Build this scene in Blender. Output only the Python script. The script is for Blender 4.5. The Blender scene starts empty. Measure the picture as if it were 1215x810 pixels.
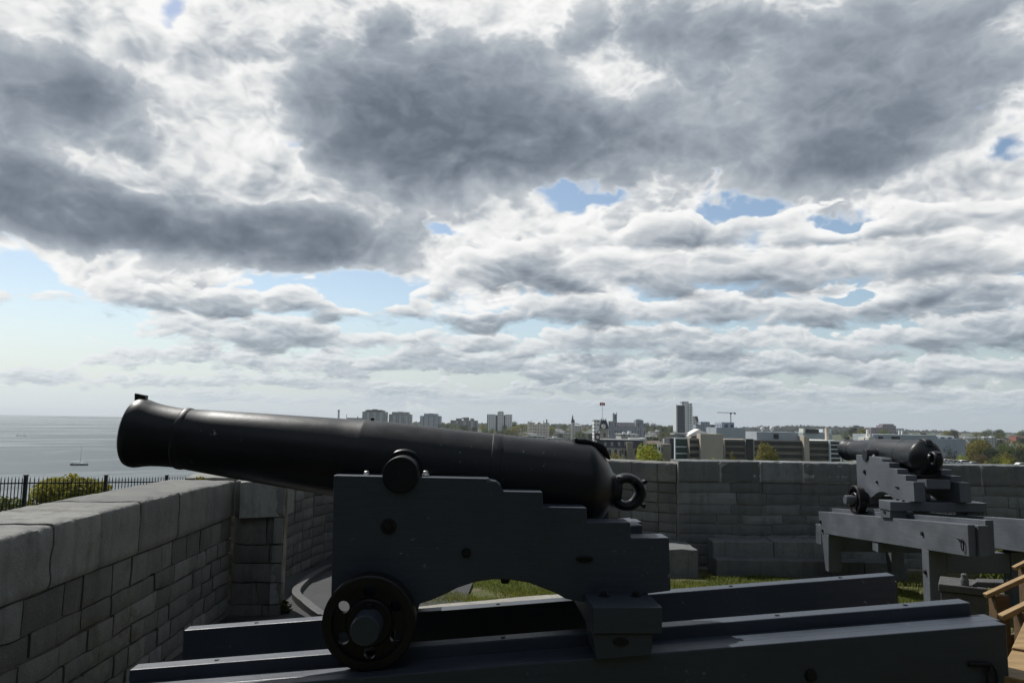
import bpy, bmesh, math, random, os
from mathutils import Vector, Matrix, noise as mnoise
R = math.radians
random.seed(7)
SC = bpy.context.scene
COL = SC.collection

# ------------------------------------------------------------------ camera
EYE = 2.25
FPX = 911.0
PITCH, ROLL = R(6.0), R(0.9)
_F = Vector((0, math.cos(PITCH), math.sin(PITCH)))
_R0 = Vector((1, 0, 0)); _U0 = Vector((0, -math.sin(PITCH), math.cos(PITCH)))
_R = _R0*math.cos(ROLL) + _U0*math.sin(ROLL)
_U = _U0*math.cos(ROLL) - _R0*math.sin(ROLL)
CAMP = Vector((0, 0, EYE))
def ray(px, py):
    return (_F*FPX + _R*(px-607.5) - _U*(py-405.0)).normalized()
def W(px, py, Y):
    "the real point at distance Y ahead seen at that place of the photograph"
    d = ray(px, py)
    return CAMP + d*(Y/d.y)
cam_d = bpy.data.cameras.new("camera"); cam = bpy.data.objects.new("camera", cam_d); COL.objects.link(cam)
cam_d.sensor_width = 36; cam_d.lens = 36*FPX/1215.0
cam_d.clip_start = 0.05; cam_d.clip_end = 90000
cam.matrix_world = Matrix.Translation(CAMP) @ Matrix((_R, _U, -_F)).transposed().to_4x4()
SC.camera = cam
SC.view_settings.view_transform = 'Standard'; SC.view_settings.look = 'None'
SC.view_settings.gamma = 1; SC.view_settings.use_curve_mapping = False
SC.view_settings.exposure = 0
SC.render.engine = 'CYCLES'
SC.cycles.use_denoising = True
SC.cycles.max_bounces = 6; SC.cycles.diffuse_bounces = 3; SC.cycles.glossy_bounces = 3
SC.cycles.transparent_max_bounces = 4; SC.cycles.caustics_reflective = False

# ------------------------------------------------------------------ node helper
class NG:
    def __init__(s, nt): s.nt = nt
    def _in(s, sock, v):
        if hasattr(v, 'is_output'): s.nt.links.new(v, sock)
        elif v is not None: sock.default_value = v
    def m(s, op, a, b=None, c=None, clamp=False):
        n = s.nt.nodes.new('ShaderNodeMath'); n.operation = op; n.use_clamp = clamp
        s._in(n.inputs[0], a); s._in(n.inputs[1], b); s._in(n.inputs[2], c)
        return n.outputs[0]
    def xyz(s, a, b, c):
        n = s.nt.nodes.new('ShaderNodeCombineXYZ')
        for i, v in enumerate((a, b, c)): s._in(n.inputs[i], v)
        return n.outputs[0]
    def sep(s, v):
        n = s.nt.nodes.new('ShaderNodeSeparateXYZ'); s._in(n.inputs[0], v); return n.outputs
    def vm(s, op, a, b=None, sc=None):
        n = s.nt.nodes.new('ShaderNodeVectorMath'); n.operation = op
        s._in(n.inputs[0], a); s._in(n.inputs[1], b)
        if sc is not None: s._in(n.inputs['Scale'], sc)
        return n.outputs[0]
    def noise(s, vec, scale, detail=4, rough=.5, dist=0, lac=2.0, dim='3D', typ='FBM'):
        n = s.nt.nodes.new('ShaderNodeTexNoise'); n.noise_dimensions = dim
        try: n.noise_type = typ
        except Exception: pass
        s._in(n.inputs['Vector'], vec); s._in(n.inputs['Scale'], scale); s._in(n.inputs['Detail'], detail)
        s._in(n.inputs['Roughness'], rough); s._in(n.inputs['Distortion'], dist); s._in(n.inputs['Lacunarity'], lac)
        return n.outputs
    def ramp(s, f, stops, interp='LINEAR'):
        n = s.nt.nodes.new('ShaderNodeValToRGB'); n.color_ramp.interpolation = interp
        e = n.color_ramp.elements
        while len(e) < len(stops): e.new(0.5)
        for x, (p, c) in zip(e, stops):
            x.position = p
            if not isinstance(c, (tuple, list)): c = (c, c, c)
            x.color = tuple(c)[:3] + (1,)
        s._in(n.inputs[0], f); return n.outputs[0]
    def mix(s, f, a, b, mode='MIX'):
        n = s.nt.nodes.new('ShaderNodeMix'); n.data_type = 'RGBA'; n.blend_type = mode; n.clamp_result = False
        s._in(n.inputs[0], f)
        for i, v in ((6, a), (7, b)):
            if isinstance(v, (tuple, list)): v = tuple(v)[:3] + (1,)
            s._in(n.inputs[i], v)
        return n.outputs[2]
    def mr(s, v, a, b, c=0., d=1., smooth=False):
        n = s.nt.nodes.new('ShaderNodeMapRange'); n.clamp = True
        if smooth: n.interpolation_type = 'SMOOTHSTEP'
        for i, x in enumerate((v, a, b, c, d)): s._in(n.inputs[i], x)
        return n.outputs[0]

# ------------------------------------------------------------------ sky: daylight air with broken cumulus in it
SUN_EL, SUN_AZ = R(49), R(-38)          # high, ahead and to the left
def build_sky():
    w = bpy.data.worlds.new("World"); SC.world = w; w.use_nodes = True
    nt = w.node_tree; nt.nodes.clear(); g = NG(nt)
    out = nt.nodes.new('ShaderNodeOutputWorld'); bg = nt.nodes.new('ShaderNodeBackground')
    nt.links.new(bg.outputs[0], out.inputs[0])
    sky = nt.nodes.new('ShaderNodeTexSky'); sky.sky_type = 'NISHITA'; sky.sun_disc = False
    sky.sun_elevation = SUN_EL; sky.sun_rotation = SUN_AZ
    sky.air_density = 1.0; sky.dust_density = 0.6; sky.ozone_density = 1.6
    tc = nt.nodes.new('ShaderNodeTexCoord')
    d = g.vm('NORMALIZE', tc.outputs['Generated'])
    dx, dy, dz = g.sep(d)[:3]
    az = g.m('MULTIPLY', g.m('ARCTAN2', dx, dy), 57.29578)
    el = g.m('MULTIPLY', g.m('ARCSINE', dz), 57.29578)
    aaz = g.m('ABSOLUTE', az)
    P0 = g.vm('ADD', g.vm('MULTIPLY', d, (1.7, 1.7, 2.6)), (0.3, 0.2, 0.37))
    wn = g.noise(P0, 3.0, 4, .55); wsm = g.noise(P0, 9.0, 3, .5)
    wv = g.sep(g.vm('SUBTRACT', wn[1], (.5, .5, .5)))
    P = g.vm('ADD', P0, g.vm('ADD', g.vm('SCALE', g.vm('SUBTRACT', wn[1], (.5, .5, .5)), sc=.11), g.vm('SCALE', g.vm('SUBTRACT', wsm[1], (.5, .5, .5)), sc=.035)))
    u = g.m('ADD', az, g.m('MULTIPLY', wv[0], 9.)); v = g.m('ADD', el, g.m('MULTIPLY', wv[1], 6.))
    def puff(vec, scale, amps=(.62, .36, .22, .12)):
        "rounded heads with sharp valleys between them"
        acc = -.36*sum(amps)
        for k_, am in enumerate(amps):
            n = g.noise(vec, scale*2.07**k_, 0., .5)[0]
            acc = g.m('MULTIPLY_ADD', g.m('ABSOLUTE', g.m('MULTIPLY_ADD', n, 2., -1.)), am*1.6, acc)
        return acc
    def gauss(px, py, sx, sy, amp, acc):
        r = ray(px, py); cu = math.degrees(math.atan2(r.x, r.y)); cv = math.degrees(math.asin(r.z))
        kx = 911/(sx*57.3); ky = 911/(sy*57.3)
        a = g.m('MULTIPLY_ADD', u, kx, -cu*kx); b = g.m('MULTIPLY_ADD', v, ky, -cv*ky)
        e = g.m('POWER', .36788, g.m('MULTIPLY_ADD', a, a, g.m('MULTIPLY', b, b)))
        return g.m('MULTIPLY_ADD', e, amp, acc)
    def total(lst, acc=0.0):
        for t_ in lst: acc = gauss(*t_, acc)
        return acc
    up = (-.03, -.01, .075)                                     # towards the light
    n1 = g.noise(P, 2.4, 8, .54)[0]; n2 = g.noise(g.vm('ADD', P, up), 2.4, 8, .54)[0]
    v1 = puff(P, 5.0); v2 = puff(g.vm('ADD', P, (-.015, 0, .03)), 5.0)
    n4 = g.noise(P, 22., 5, .6)[0]
    back = g.m('MAXIMUM', g.mr(aaz, 50, 85, 0, 1, True), g.mr(el, 33, 50, 0, 1, True))   # overcast added overhead and behind, out of view, to dim the light
    rough = g.m('ADD', g.m('MULTIPLY', g.m('SUBTRACT', n1, .5), 1.7), g.m('ADD', g.m('MULTIPLY', v1, .9), g.m('MULTIPLY', g.m('SUBTRACT', n4, .5), .5)))
    relief = g.m('ADD', g.m('MULTIPLY', g.m('SUBTRACT', n1, n2), 1.3), g.m('MULTIPLY', g.m('SUBTRACT', v1, v2), .9))
    # 1 the bright, thinner cloud
    D = g.m('ADD', rough, g.m('MULTIPLY_ADD', back, 1.5, total(COVER)))
    alpha = g.mr(D, -.20, .24, 0, 1, True)
    tb = g.m('SUBTRACT', g.mr(D, .1, 1.7, .07, .42), g.m('ADD', g.m('MULTIPLY', relief, .62), g.m('MULTIPLY', v1, .22)))
    cloud = g.ramp(tb, CLOUD_RAMP)
    # 2 the deep masses with grey undersides standing in front
    Dk = g.m('ADD', g.m('MULTIPLY', rough, .72), g.m('MULTIPLY_ADD', back, 2.2, total(THICK, -.46)))
    ak = g.mr(Dk, -.02, .20, 0, 1, True)
    tk = g.m('SUBTRACT', g.mr(Dk, .0, .85, .36, .93), g.m('ADD', g.m('MULTIPLY', relief, .34), g.m('MULTIPLY', v1, .10)))
    cloud = g.mix(ak, cloud, g.ramp(tk, CLOUD_RAMP))
    alpha = g.m('MAXIMUM', alpha, ak)
    low = g.mr(el, 0.0, 9.0, 1, 0, True)
    air = g.ramp(g.mr(az, -34, 10), [(0, AIR_L), (1, AIR_R)])
    skyc = g.vm('MULTIPLY', sky.outputs[0], (SKY_S*1.30, SKY_S*1.25, SKY_S*1.18))
    skyc = g.mix(g.m('MULTIPLY', low, .85), skyc, air)
    c = g.mix(alpha, skyc, cloud)
    # 3 rows of cumulus standing one behind the other towards the horizon
    gap = total(GAPS)
    for base, amp, fa, fv, pf, seed, op, azl, t0, t1 in ROWS:
        n0 = g.noise(g.xyz(g.m('MULTIPLY', az, fa*.22), seed*3.7, 0.), 1.0, 3, .55)[0]
        nb_ = g.noise(g.xyz(g.m('MULTIPLY', az, fa*.13), seed*1.3, 4.), 1.0, 2, .5)[0]
        b_ = g.m('MULTIPLY_ADD', g.m('SUBTRACT', nb_, .5), amp*1.6, base)
        q = g.m('SUBTRACT', el, b_)
        def both(dv, dh=0.):
            vec = g.xyz(g.m('MULTIPLY', g.m('ADD', az, dh) if dh else az, fa), g.m('MULTIPLY', g.m('ADD', el, dv) if dv else el, fv), seed)
            wa = g.vm('SCALE', g.vm('SUBTRACT', g.noise(vec, 1.6, 3, .5)[1], (.5, .5, .5)), sc=.55)
            vec = g.vm('ADD', vec, wa)
            return g.m('ADD', puff(vec, .72, (.66, .38, .20, .08)), g.m('MULTIPLY', g.m('SUBTRACT', g.noise(vec, 1.3, 5, .56)[0], .5), .9))
        na, nb2 = both(0), both(.13*amp, -.1*amp)
        H = g.m('MULTIPLY', g.m('ADD', g.m('MULTIPLY_ADD', g.m('SUBTRACT', n0, .5), 2.8, .95), g.m('ADD', gap, g.mr(az, azl-5, azl+7, -1.6, 0, True))), amp)
        f = g.m('ADD', g.m('SUBTRACT', H, q), g.m('MULTIPLY', na, pf))
        mk = g.m('MULTIPLY', g.mr(f, -.03*amp, .13*amp, 0, 1, True), g.mr(g.m('MULTIPLY_ADD', na, .7*amp, q), -.22*amp, .16*amp, 0, 1, True))
        dep = g.mr(f, 0., amp*1.25, 0, 1)
        tt = g.m('ADD', g.m('MULTIPLY_ADD', dep, t1-t0, t0), g.m('MULTIPLY', g.m('SUBTRACT', nb2, na), .58))
        tt = g.m('SUBTRACT', tt, g.m('MULTIPLY', na, .20))
        cc = g.ramp(tt, CLOUD_RAMP)
        cc = g.mix(max(0., min(.8, .62*(1-base/8.))), cc, air)
        c = g.mix(g.m('MULTIPLY', mk, op), c, cc)
    c = g.mix(g.m('MULTIPLY', g.mr(el, 0., 3.2, 1, 0, True), .6), c, air)
    c = g.mix(g.m('MULTIPLY', g.mr(aaz, 55, 95, 0, 1, True), .85), c, (.072, .084, .100))  # sky beside the view darkened to cut light on the foreground
    c = g.mix(g.m('MULTIPLY', g.mr(aaz, 112, 145, 0, 1, True), .9), c, (.38, .43, .50))
    nt.links.new(c, bg.inputs[0]); bg.inputs[1].default_value = 1.0
    w.cycles.sampling_method = 'MANUAL'; w.cycles.sample_map_resolution = 512
SKY_S = 0.09
AIR_L = (.67, .75, .80); AIR_R = (.45, .53, .595)
CLOUD_RAMP = [(0, (.96, .96, .95)), (.2, (.81, .82, .82)), (.4, (.54, .575, .61)), (.6, (.335, .378, .43)), (.8, (.205, .243, .292)), (1, (.135, .165, .207))]
COVER = [  # where cloud stands (+) and where the blue shows (-)
    (600, 100, 900, 150, .75), (130, 120, 260, 180, .5), (380, 280, 200, 60, .5), (1130, 270, 150, 50, .4), (1180, 235, 90, 60, .9), (640, 250, 200, 40, .25),
    (212, 16, 24, 30, -1.5), (330, 165, 60, 12, -.8), (505, 268, 45, 14, -1.3), (692, 238, 60, 20, -1.5), (430, 345, 70, 24, -1.2),
    (872, 246, 40, 15, -1.3), (992, 272, 60, 22, -1.5), (1212, 190, 22, 14, -1.0), (1040, 368, 60, 8, -.8), (10, 330, 45, 20, -1.2),
    (170, 335, 130, 24, .75), (60, 450, 190, 45, -1.0), (600, 430, 900, 80, -.8)]
GAPS = [(430, 345, 55, 18, -1.2), (692, 238, 50, 16, -.9), (992, 272, 50, 20, -1.3), (872, 246, 40, 16, -.9), (505, 268, 50, 14, -.9),
    (20, 330, 70, 18, -1.), (1040, 366, 40, 7, -.9), (560, 366, 40, 8, -.9), (40, 440, 130, 40, -.6)]
ROWS = [  # base (deg), height, frequency across / up, raggedness, seed, opacity, clear left of (deg), tone at top / deep
    (1.1, 0.8, .75, 2.0, .5, 5.1, .7, -30, .12, .62),
    (2.1, 1.1, .60, 1.5, .75, 2.3, .85, -38, .08, .78),
    (3.4, 1.7, .42, 1.0, 1.2, 7.7, .95, -36, .04, .84),
    (5.2, 2.2, .32, .72, 1.7, 3.9, .96, -30, .02, .88),
    (7.4, 2.5, .26, .56, 2.1, 6.2, .96, -35, .0, .84),
    (9.6, 3.4, .19, .40, 2.8, 9.4, .97, -7, -.02, .84),
    (12.4, 2.6, .18, .38, 2.6, 1.4, .97, -3, -.02, .70)]
THICK = [  # the deep grey masses
    (60, 115, 165, 82, 1.15), (90, 252, 215, 44, 1.15), (350, 288, 130, 40, .9), (450, 120, 125, 95, 1.15), (600, 172, 160, 52, 1.1), (640, 60, 130, 60, .5),
    (900, 110, 210, 110, .75), (1130, 90, 140, 90, .68), (1000, 190, 200, 40, .5), (820, 40, 200, 40, .4),
    (720, 95, 60, 36, -.7), (270, 100, 50, 90, -.7), (110, 15, 120, 26, -.5), (330, 215, 60, 24, -.5), (150, 195, 100, 12, -.5)]
# ------------------------------------------------------------------ object helpers
def tag(o, label=None, cat=None, group=None, kind=None):
    for k, v in (('label', label), ('category', cat), ('group', group), ('kind', kind)):
        if v: o[k] = v
    return o
def empty(name, loc=(0, 0, 0), rz=0.0):
    o = bpy.data.objects.new(name, None); COL.objects.link(o)
    o.location = loc; o.rotation_euler = (0, 0, rz); o.empty_display_size = .2
    return o
def copy_tree(o, parent=None):
    c = o.copy(); COL.objects.link(c)
    if parent is not None:
        c.parent = parent; c.matrix_parent_inverse = Matrix()
    for ch in list(o.children): copy_tree(ch, c)
    return c
class MB:
    def __init__(s): s.bm = bmesh.new(); s.tone = None
    def face(s, pts, mi=0, tone=None):
        vs = [s.bm.verts.new(p) for p in pts]
        f = s.bm.faces.new(vs); f.material_index = mi
        return f
    def poly(s, verts, faces, mi=0, mat=None):
        vs = [s.bm.verts.new(mat @ Vector(v) if mat else v) for v in verts]
        out = []
        for f in faces:
            try:
                fc = s.bm.faces.new([vs[i] for i in f]); fc.material_index = mi; out.append(fc)
            except ValueError: pass
        return out
    def box(s, lo, hi, mat=None, mi=0):
        x0, y0, z0 = lo; x1, y1, z1 = hi
        v = [(x0,y0,z0),(x1,y0,z0),(x1,y1,z0),(x0,y1,z0),(x0,y0,z1),(x1,y0,z1),(x1,y1,z1),(x0,y1,z1)]
        return s.poly(v, [(3,2,1,0),(4,5,6,7),(0,1,5,4),(1,2,6,5),(2,3,7,6),(3,0,4,7)], mi, mat)
    def prism(s, prof, y0, y1, mat=None, mi=0):
        "profile in x,z pushed along y"
        n = len(prof)
        a = sum(prof[i][0]*prof[(i+1) % n][1]-prof[(i+1) % n][0]*prof[i][1] for i in range(n))
        if a < 0: prof = prof[::-1]
        v = [(p[0], y0, p[1]) for p in prof]+[(p[0], y1, p[1]) for p in prof]
        f = [tuple(range(n)), tuple(range(2*n-1, n-1, -1))]
        f += [(i, i+n, (i+1) % n+n, (i+1) % n) for i in range(n)]
        return s.poly(v, f, mi, mat)
    def lathe(s, prof, seg=64, mat=None, mi=0, cap0=True, cap1=True):
        "profile (s, r) turned about the x axis"
        rings = []
        for x, r in prof:
            ring = []
            for k in range(seg):
                a = 2*math.pi*k/seg
                p = Vector((x, r*math.cos(a), r*math.sin(a)))
                ring.append(s.bm.verts.new(mat @ p if mat else p))
            rings.append(ring)
        for a, b in zip(rings, rings[1:]):
            for k in range(seg):
                f = s.bm.faces.new((a[k], a[(k+1) % seg], b[(k+1) % seg], b[k])); f.material_index = mi
        if cap0: s.bm.faces.new(rings[0][::-1]).material_index = mi
        if cap1: s.bm.faces.new(rings[-1]).material_index = mi
    def cyl(s, p0, p1, r0, r1=None, seg=24, mi=0):
        p0, p1 = Vector(p0), Vector(p1); d = p1-p0; L = d.length
        q = d.to_track_quat('X', 'Z').to_matrix().to_4x4()
        s.lathe([(0, r0), (L, r0 if r1 is None else r1)], seg, Matrix.Translation(p0) @ q, mi)
    def tube(s, pts, r, seg=8, closed=False, mi=0):
        pts = [Vector(p) for p in pts]; n = len(pts); rings = []
        for i, p in enumerate(pts):
            a = pts[(i-1) % n] if (closed or i > 0) else p
            b = pts[(i+1) % n] if (closed or i < n-1) else p
            d = (b-a).normalized()
            up = Vector((0, 0, 1)) if abs(d.z) < .9 else Vector((0, 1, 0))
            u = d.cross(up).normalized(); w = u.cross(d)
            rr = r[i] if isinstance(r, (list, tuple)) else r
            rings.append([s.bm.verts.new(p+u*rr*math.cos(2*math.pi*k/seg)+w*rr*math.sin(2*math.pi*k/seg)) for k in range(seg)])
        for i in range(n if closed else n-1):
            a, b = rings[i], rings[(i+1) % n]
            for k in range(seg): s.bm.faces.new((a[k], b[k], b[(k+1) % seg], a[(k+1) % seg])).material_index = mi
        if not closed:
            s.bm.faces.new(rings[0]); s.bm.faces.new(rings[-1][::-1])
    def ball(s, c, r, sub=2, scl=(1, 1, 1)):
        m = Matrix.Translation(c) @ Matrix.Diagonal((scl[0], scl[1], scl[2], 1))
        bmesh.ops.create_icosphere(s.bm, subdivisions=sub, radius=r, matrix=m)
    def build(s, name, mats, parent=None, bevel=0., smooth=False, seg=2, fix=True, loc=None):
        if fix: bmesh.ops.recalc_face_normals(s.bm, faces=s.bm.faces[:])
        me = bpy.data.meshes.new(name); s.bm.to_mesh(me); s.bm.free()
        if not isinstance(mats, (list, tuple)): mats = [mats]
        for m in mats: me.materials.append(m)
        o = bpy.data.objects.new(name, me); COL.objects.link(o)
        if parent is not None: o.parent = parent
        if loc is not None: o.location = loc
        if smooth:
            me.polygons.foreach_set('use_smooth', [True]*len(me.polygons))
            me.set_sharp_from_angle(angle=R(smooth if smooth is not True else 32))
        if bevel:
            b = o.modifiers.new('bevel', 'BEVEL'); b.width = bevel; b.segments = seg; b.limit_method = 'ANGLE'; b.angle_limit = R(35)
            b.harden_normals = False
        return o

# ------------------------------------------------------------------ materials
def mat(name):
    m = bpy.data.materials.new(name); m.use_nodes = True
    nt = m.node_tree; g = NG(nt)
    b = nt.nodes['Principled BSDF']
    tc = nt.nodes.new('ShaderNodeTexCoord')
    return m, g, b, tc.outputs['Object']
def bump(g, b, h, dist=.01, strength=1.0):
    n = g.nt.nodes.new('ShaderNodeBump'); n.inputs['Distance'].default_value = dist; n.inputs['Strength'].default_value = strength
    g.nt.links.new(h, n.inputs['Height']); g.nt.links.new(n.outputs[0], b.inputs['Normal'])
def paint(name, col, rough=.45, grain=True, wear=.25, spec=.5):
    m, g, b, P = mat(name)
    n1 = g.noise(P, 2.2, 6, .6)[0]
    st = g.vm('MULTIPLY', P, (2.0, 22., 22.))
    n2 = g.noise(st, 1.6, 5, .6)[0]
    n3 = g.noise(P, 26, 6, .68)[0]
    lo = tuple(c*.80 for c in col); hi = tuple(c*1.22 for c in col)
    c = g.mix(g.mr(n1, .3, .7), lo, hi)
    c = g.mix(g.mr(n2, .35, .75, 0, .45), c, tuple(x*.72 for x in col))
    scr = g.noise(g.vm('MULTIPLY', P, (6, 40, 60)), 1.1, 8, .72)[0]
    wr = g.m('MULTIPLY', g.mr(n3, .64, .74), g.mr(n1, .48, .62))
    wr = g.m('MAXIMUM', wr, g.m('MULTIPLY', g.mr(scr, .70, .76), .6))
    c = g.mix(g.m('MULTIPLY', wr, wear), c, (.45, .44, .42))
    g.nt.links.new(c, b.inputs['Base Color'])
    g.nt.links.new(g.mr(n1, .3, .7, rough-.1, rough+.14), b.inputs['Roughness'])
    b.inputs['Specular IOR Level'].default_value = spec
    h = g.m('ADD', g.m('MULTIPLY', n2, .5 if grain else .05), g.m('MULTIPLY', n3, .25))
    bump(g, b, h, .005 if grain else .0026)
    return m
def plain(name, col, rough=.8, var=.25, scale=.5, spec=.3, metal=0.):
    m, g, b, P = mat(name)
    n = g.noise(P, scale, 5, .6)[0]
    c = g.mix(g.mr(n, .3, .7), tuple(x*(1-var) for x in col), tuple(x*(1+var) for x in col))
    g.nt.links.new(c, b.inputs['Base Color'])
    b.inputs['Roughness'].default_value = rough; b.inputs['Specular IOR Level'].default_value = spec; b.inputs['Metallic'].default_value = metal
    return m
def stone(name, col=(.27, .265, .245), joint=(.30, .275, .215), moss=.5, sc=1.0):
    "limestone; material slot 0 = block, the tone of each block comes with its face"
    m, g, b, P = mat(name)
    at = g.nt.nodes.new('ShaderNodeAttribute'); at.attribute_name = 'tone'
    tone = g.sep(at.outputs['Color'])[0]
    n1 = g.noise(P, 1.3*sc, 8, .62, .3)[0]; n2 = g.noise(P, 9*sc, 8, .66)[0]; n3 = g.noise(P, 60*sc, 6, .72)[0]
    c = g.mix(tone, tuple(x*.62 for x in col), tuple(x*1.34 for x in col))
    c = g.mix(g.mr(n1, .38, .68, 0, .5), c, tuple(x*y for x, y in zip(col, (1.18, 1.12, 1.0))))
    c = g.mix(g.mr(n2, .48, .72, 0, .55), c, tuple(x*.58 for x in col))
    c = g.mix(g.mr(n3, .52, .72, 0, .45), c, tuple(x*1.5 for x in col))
    # rain streaks and lichen with shapes of their own
    sk = g.noise(g.vm('MULTIPLY', P, (6, 6, .6)), 1.2*sc, 7, .68)[0]
    c = g.mix(g.mr(sk, .48, .68, 0, .5), c, tuple(x*.42 for x in col))
    ml = g.m('MULTIPLY', g.mr(n1, .54, .66), g.mr(n2, .46, .6))
    c = g.mix(g.m('MULTIPLY', ml, moss), c, (.095, .088, .045))
    g.nt.links.new(c, b.inputs['Base Color'])
    b.inputs['Roughness'].default_value = .92; b.inputs['Specular IOR Level'].default_value = .25
    h = g.m('ADD', g.m('MULTIPLY', n2, .7), g.m('MULTIPLY', n3, .38))
    bump(g, b, h, .020)
    return m
def mortar(name):
    m, g, b, P = mat(name)
    n1 = g.noise(P, 2.0, 6, .6)[0]; n2 = g.noise(P, 22, 6, .7)[0]
    c = g.mix(g.mr(n2, .3, .7), (.17, .16, .13), (.30, .285, .235))
    c = g.mix(g.mr(n1, .38, .58, 0, .9), c, (.055, .050, .026))
    g.nt.links.new(c, b.inputs['Base Color']); b.inputs['Roughness'].default_value = 1
    bump(g, b, n2, .02)
    return m
def leafy(name, col, var=.35, hue=(1.5, 1.15, .6)):
    m, g, b, P = mat(name)
    ge = g.nt.nodes.new('ShaderNodeNewGeometry')
    rnd = ge.outputs['Random Per Island']
    oi = g.nt.nodes.new('ShaderNodeObjectInfo')
    c = g.mix(rnd, tuple(x*(1-var) for x in col), tuple(x*(1+var) for x in col))
    n = g.noise(P, .35, 3, .5)[0]
    c = g.mix(g.mr(n, .45, .65, 0, .6), c, tuple(x*y for x, y in zip(col, hue)))
    c = g.mix(g.m('MULTIPLY', oi.outputs['Random'], .35), c, tuple(x*y for x, y in zip(col, (.6, .75, .8))))
    g.nt.links.new(c, b.inputs['Base Color']); b.inputs['Roughness'].default_value = .7; b.inputs['Specular IOR Level'].default_value = .25
    tr = g.nt.nodes.new('ShaderNodeBsdfTranslucent'); g.nt.links.new(c, tr.inputs[0])
    mx = g.nt.nodes.new('ShaderNodeMixShader'); mx.inputs[0].default_value = .5
    out = g.nt.nodes['Material Output']
    g.nt.links.new(b.outputs[0], mx.inputs[1]); g.nt.links.new(tr.outputs[0], mx.inputs[2]); g.nt.links.new(mx.outputs[0], out.inputs[0])
    return m
def facade(name, wall, glass, fw, fh, gw=.45, gh=.5, off=0.):
    "wall with rows of windows: fw, fh metres per bay"
    m, g, b, P = mat(name)
    x, y, z = g.sep(P)[:3]
    ge = g.nt.nodes.new('ShaderNodeNewGeometry')
    u = g.m('ADD', x, y)
    fx = g.m('FRACT', g.m('DIVIDE', g.m('ADD', u, 1000+off), fw)); fz = g.m('FRACT', g.m('DIVIDE', g.m('ADD', z, 1000.), fh))
    wx = g.m('MULTIPLY', g.m('GREATER_THAN', fx, (1-gw)/2), g.m('LESS_THAN', fx, (1+gw)/2))
    wz = g.m('MULTIPLY', g.m('GREATER_THAN', fz, (1-gh)/2), g.m('LESS_THAN', fz, (1+gh)/2))
    nz = g.sep(ge.outputs['Normal'])[2]
    k = g.m('MULTIPLY', g.m('MULTIPLY', wx, wz), g.m('LESS_THAN', nz, .5))
    n = g.noise(P, .12, 4, .6)[0]
    c = g.mix(g.mr(n, .3, .7), tuple(v*.85 for v in wall), tuple(v*1.15 for v in wall))
    g.nt.links.new(g.mix(k, c, glass), b.inputs['Base Color'])
    g.nt.links.new(g.mr(k, 0, 1, .85, .25), b.inputs['Roughness']); b.inputs['Specular IOR Level'].default_value = .35
    return m

M = {}
M['iron'] = paint('black_gun_iron', (.0070, .0098, .0135), .38, False, .85, .32)
M['wheel_iron'] = paint('black_wheel_iron', (.008, .008, .009), .42, False, .12, .35)
M['blue_paint'] = paint('slate_blue_carriage_paint', (.046, .058, .078), .47, True, .75, .42)
M['faded_paint'] = paint('faded_grey_carriage_paint', (.105, .117, .136), .42, True, .5, .45)
M['dark_bolt'] = paint('dark_bolt_iron', (.012, .012, .012), .5, False, .1, .3)
M['steel'] = plain('bare_bolt_steel', (.55, .54, .52), .35, .2, 30, .5, .9)
M['stone'] = stone('grey_limestone', (.180, .186, .182), moss=.5); M['coping'] = stone('coping_limestone', (.255, .26, .255), moss=.3)
M['far_stone'] = stone('far_parapet_limestone', (.180, .194, .202), moss=.15); M['mortar'] = mortar('mossy_mortar')
M['pale_mortar'] = plain('pale_lime_mortar', (.34, .335, .32), .95, .3, 6)
M['fence'] = plain('black_fence_iron', (.02, .022, .025), .5, .2, 8)
M['wood'] = None

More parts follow.
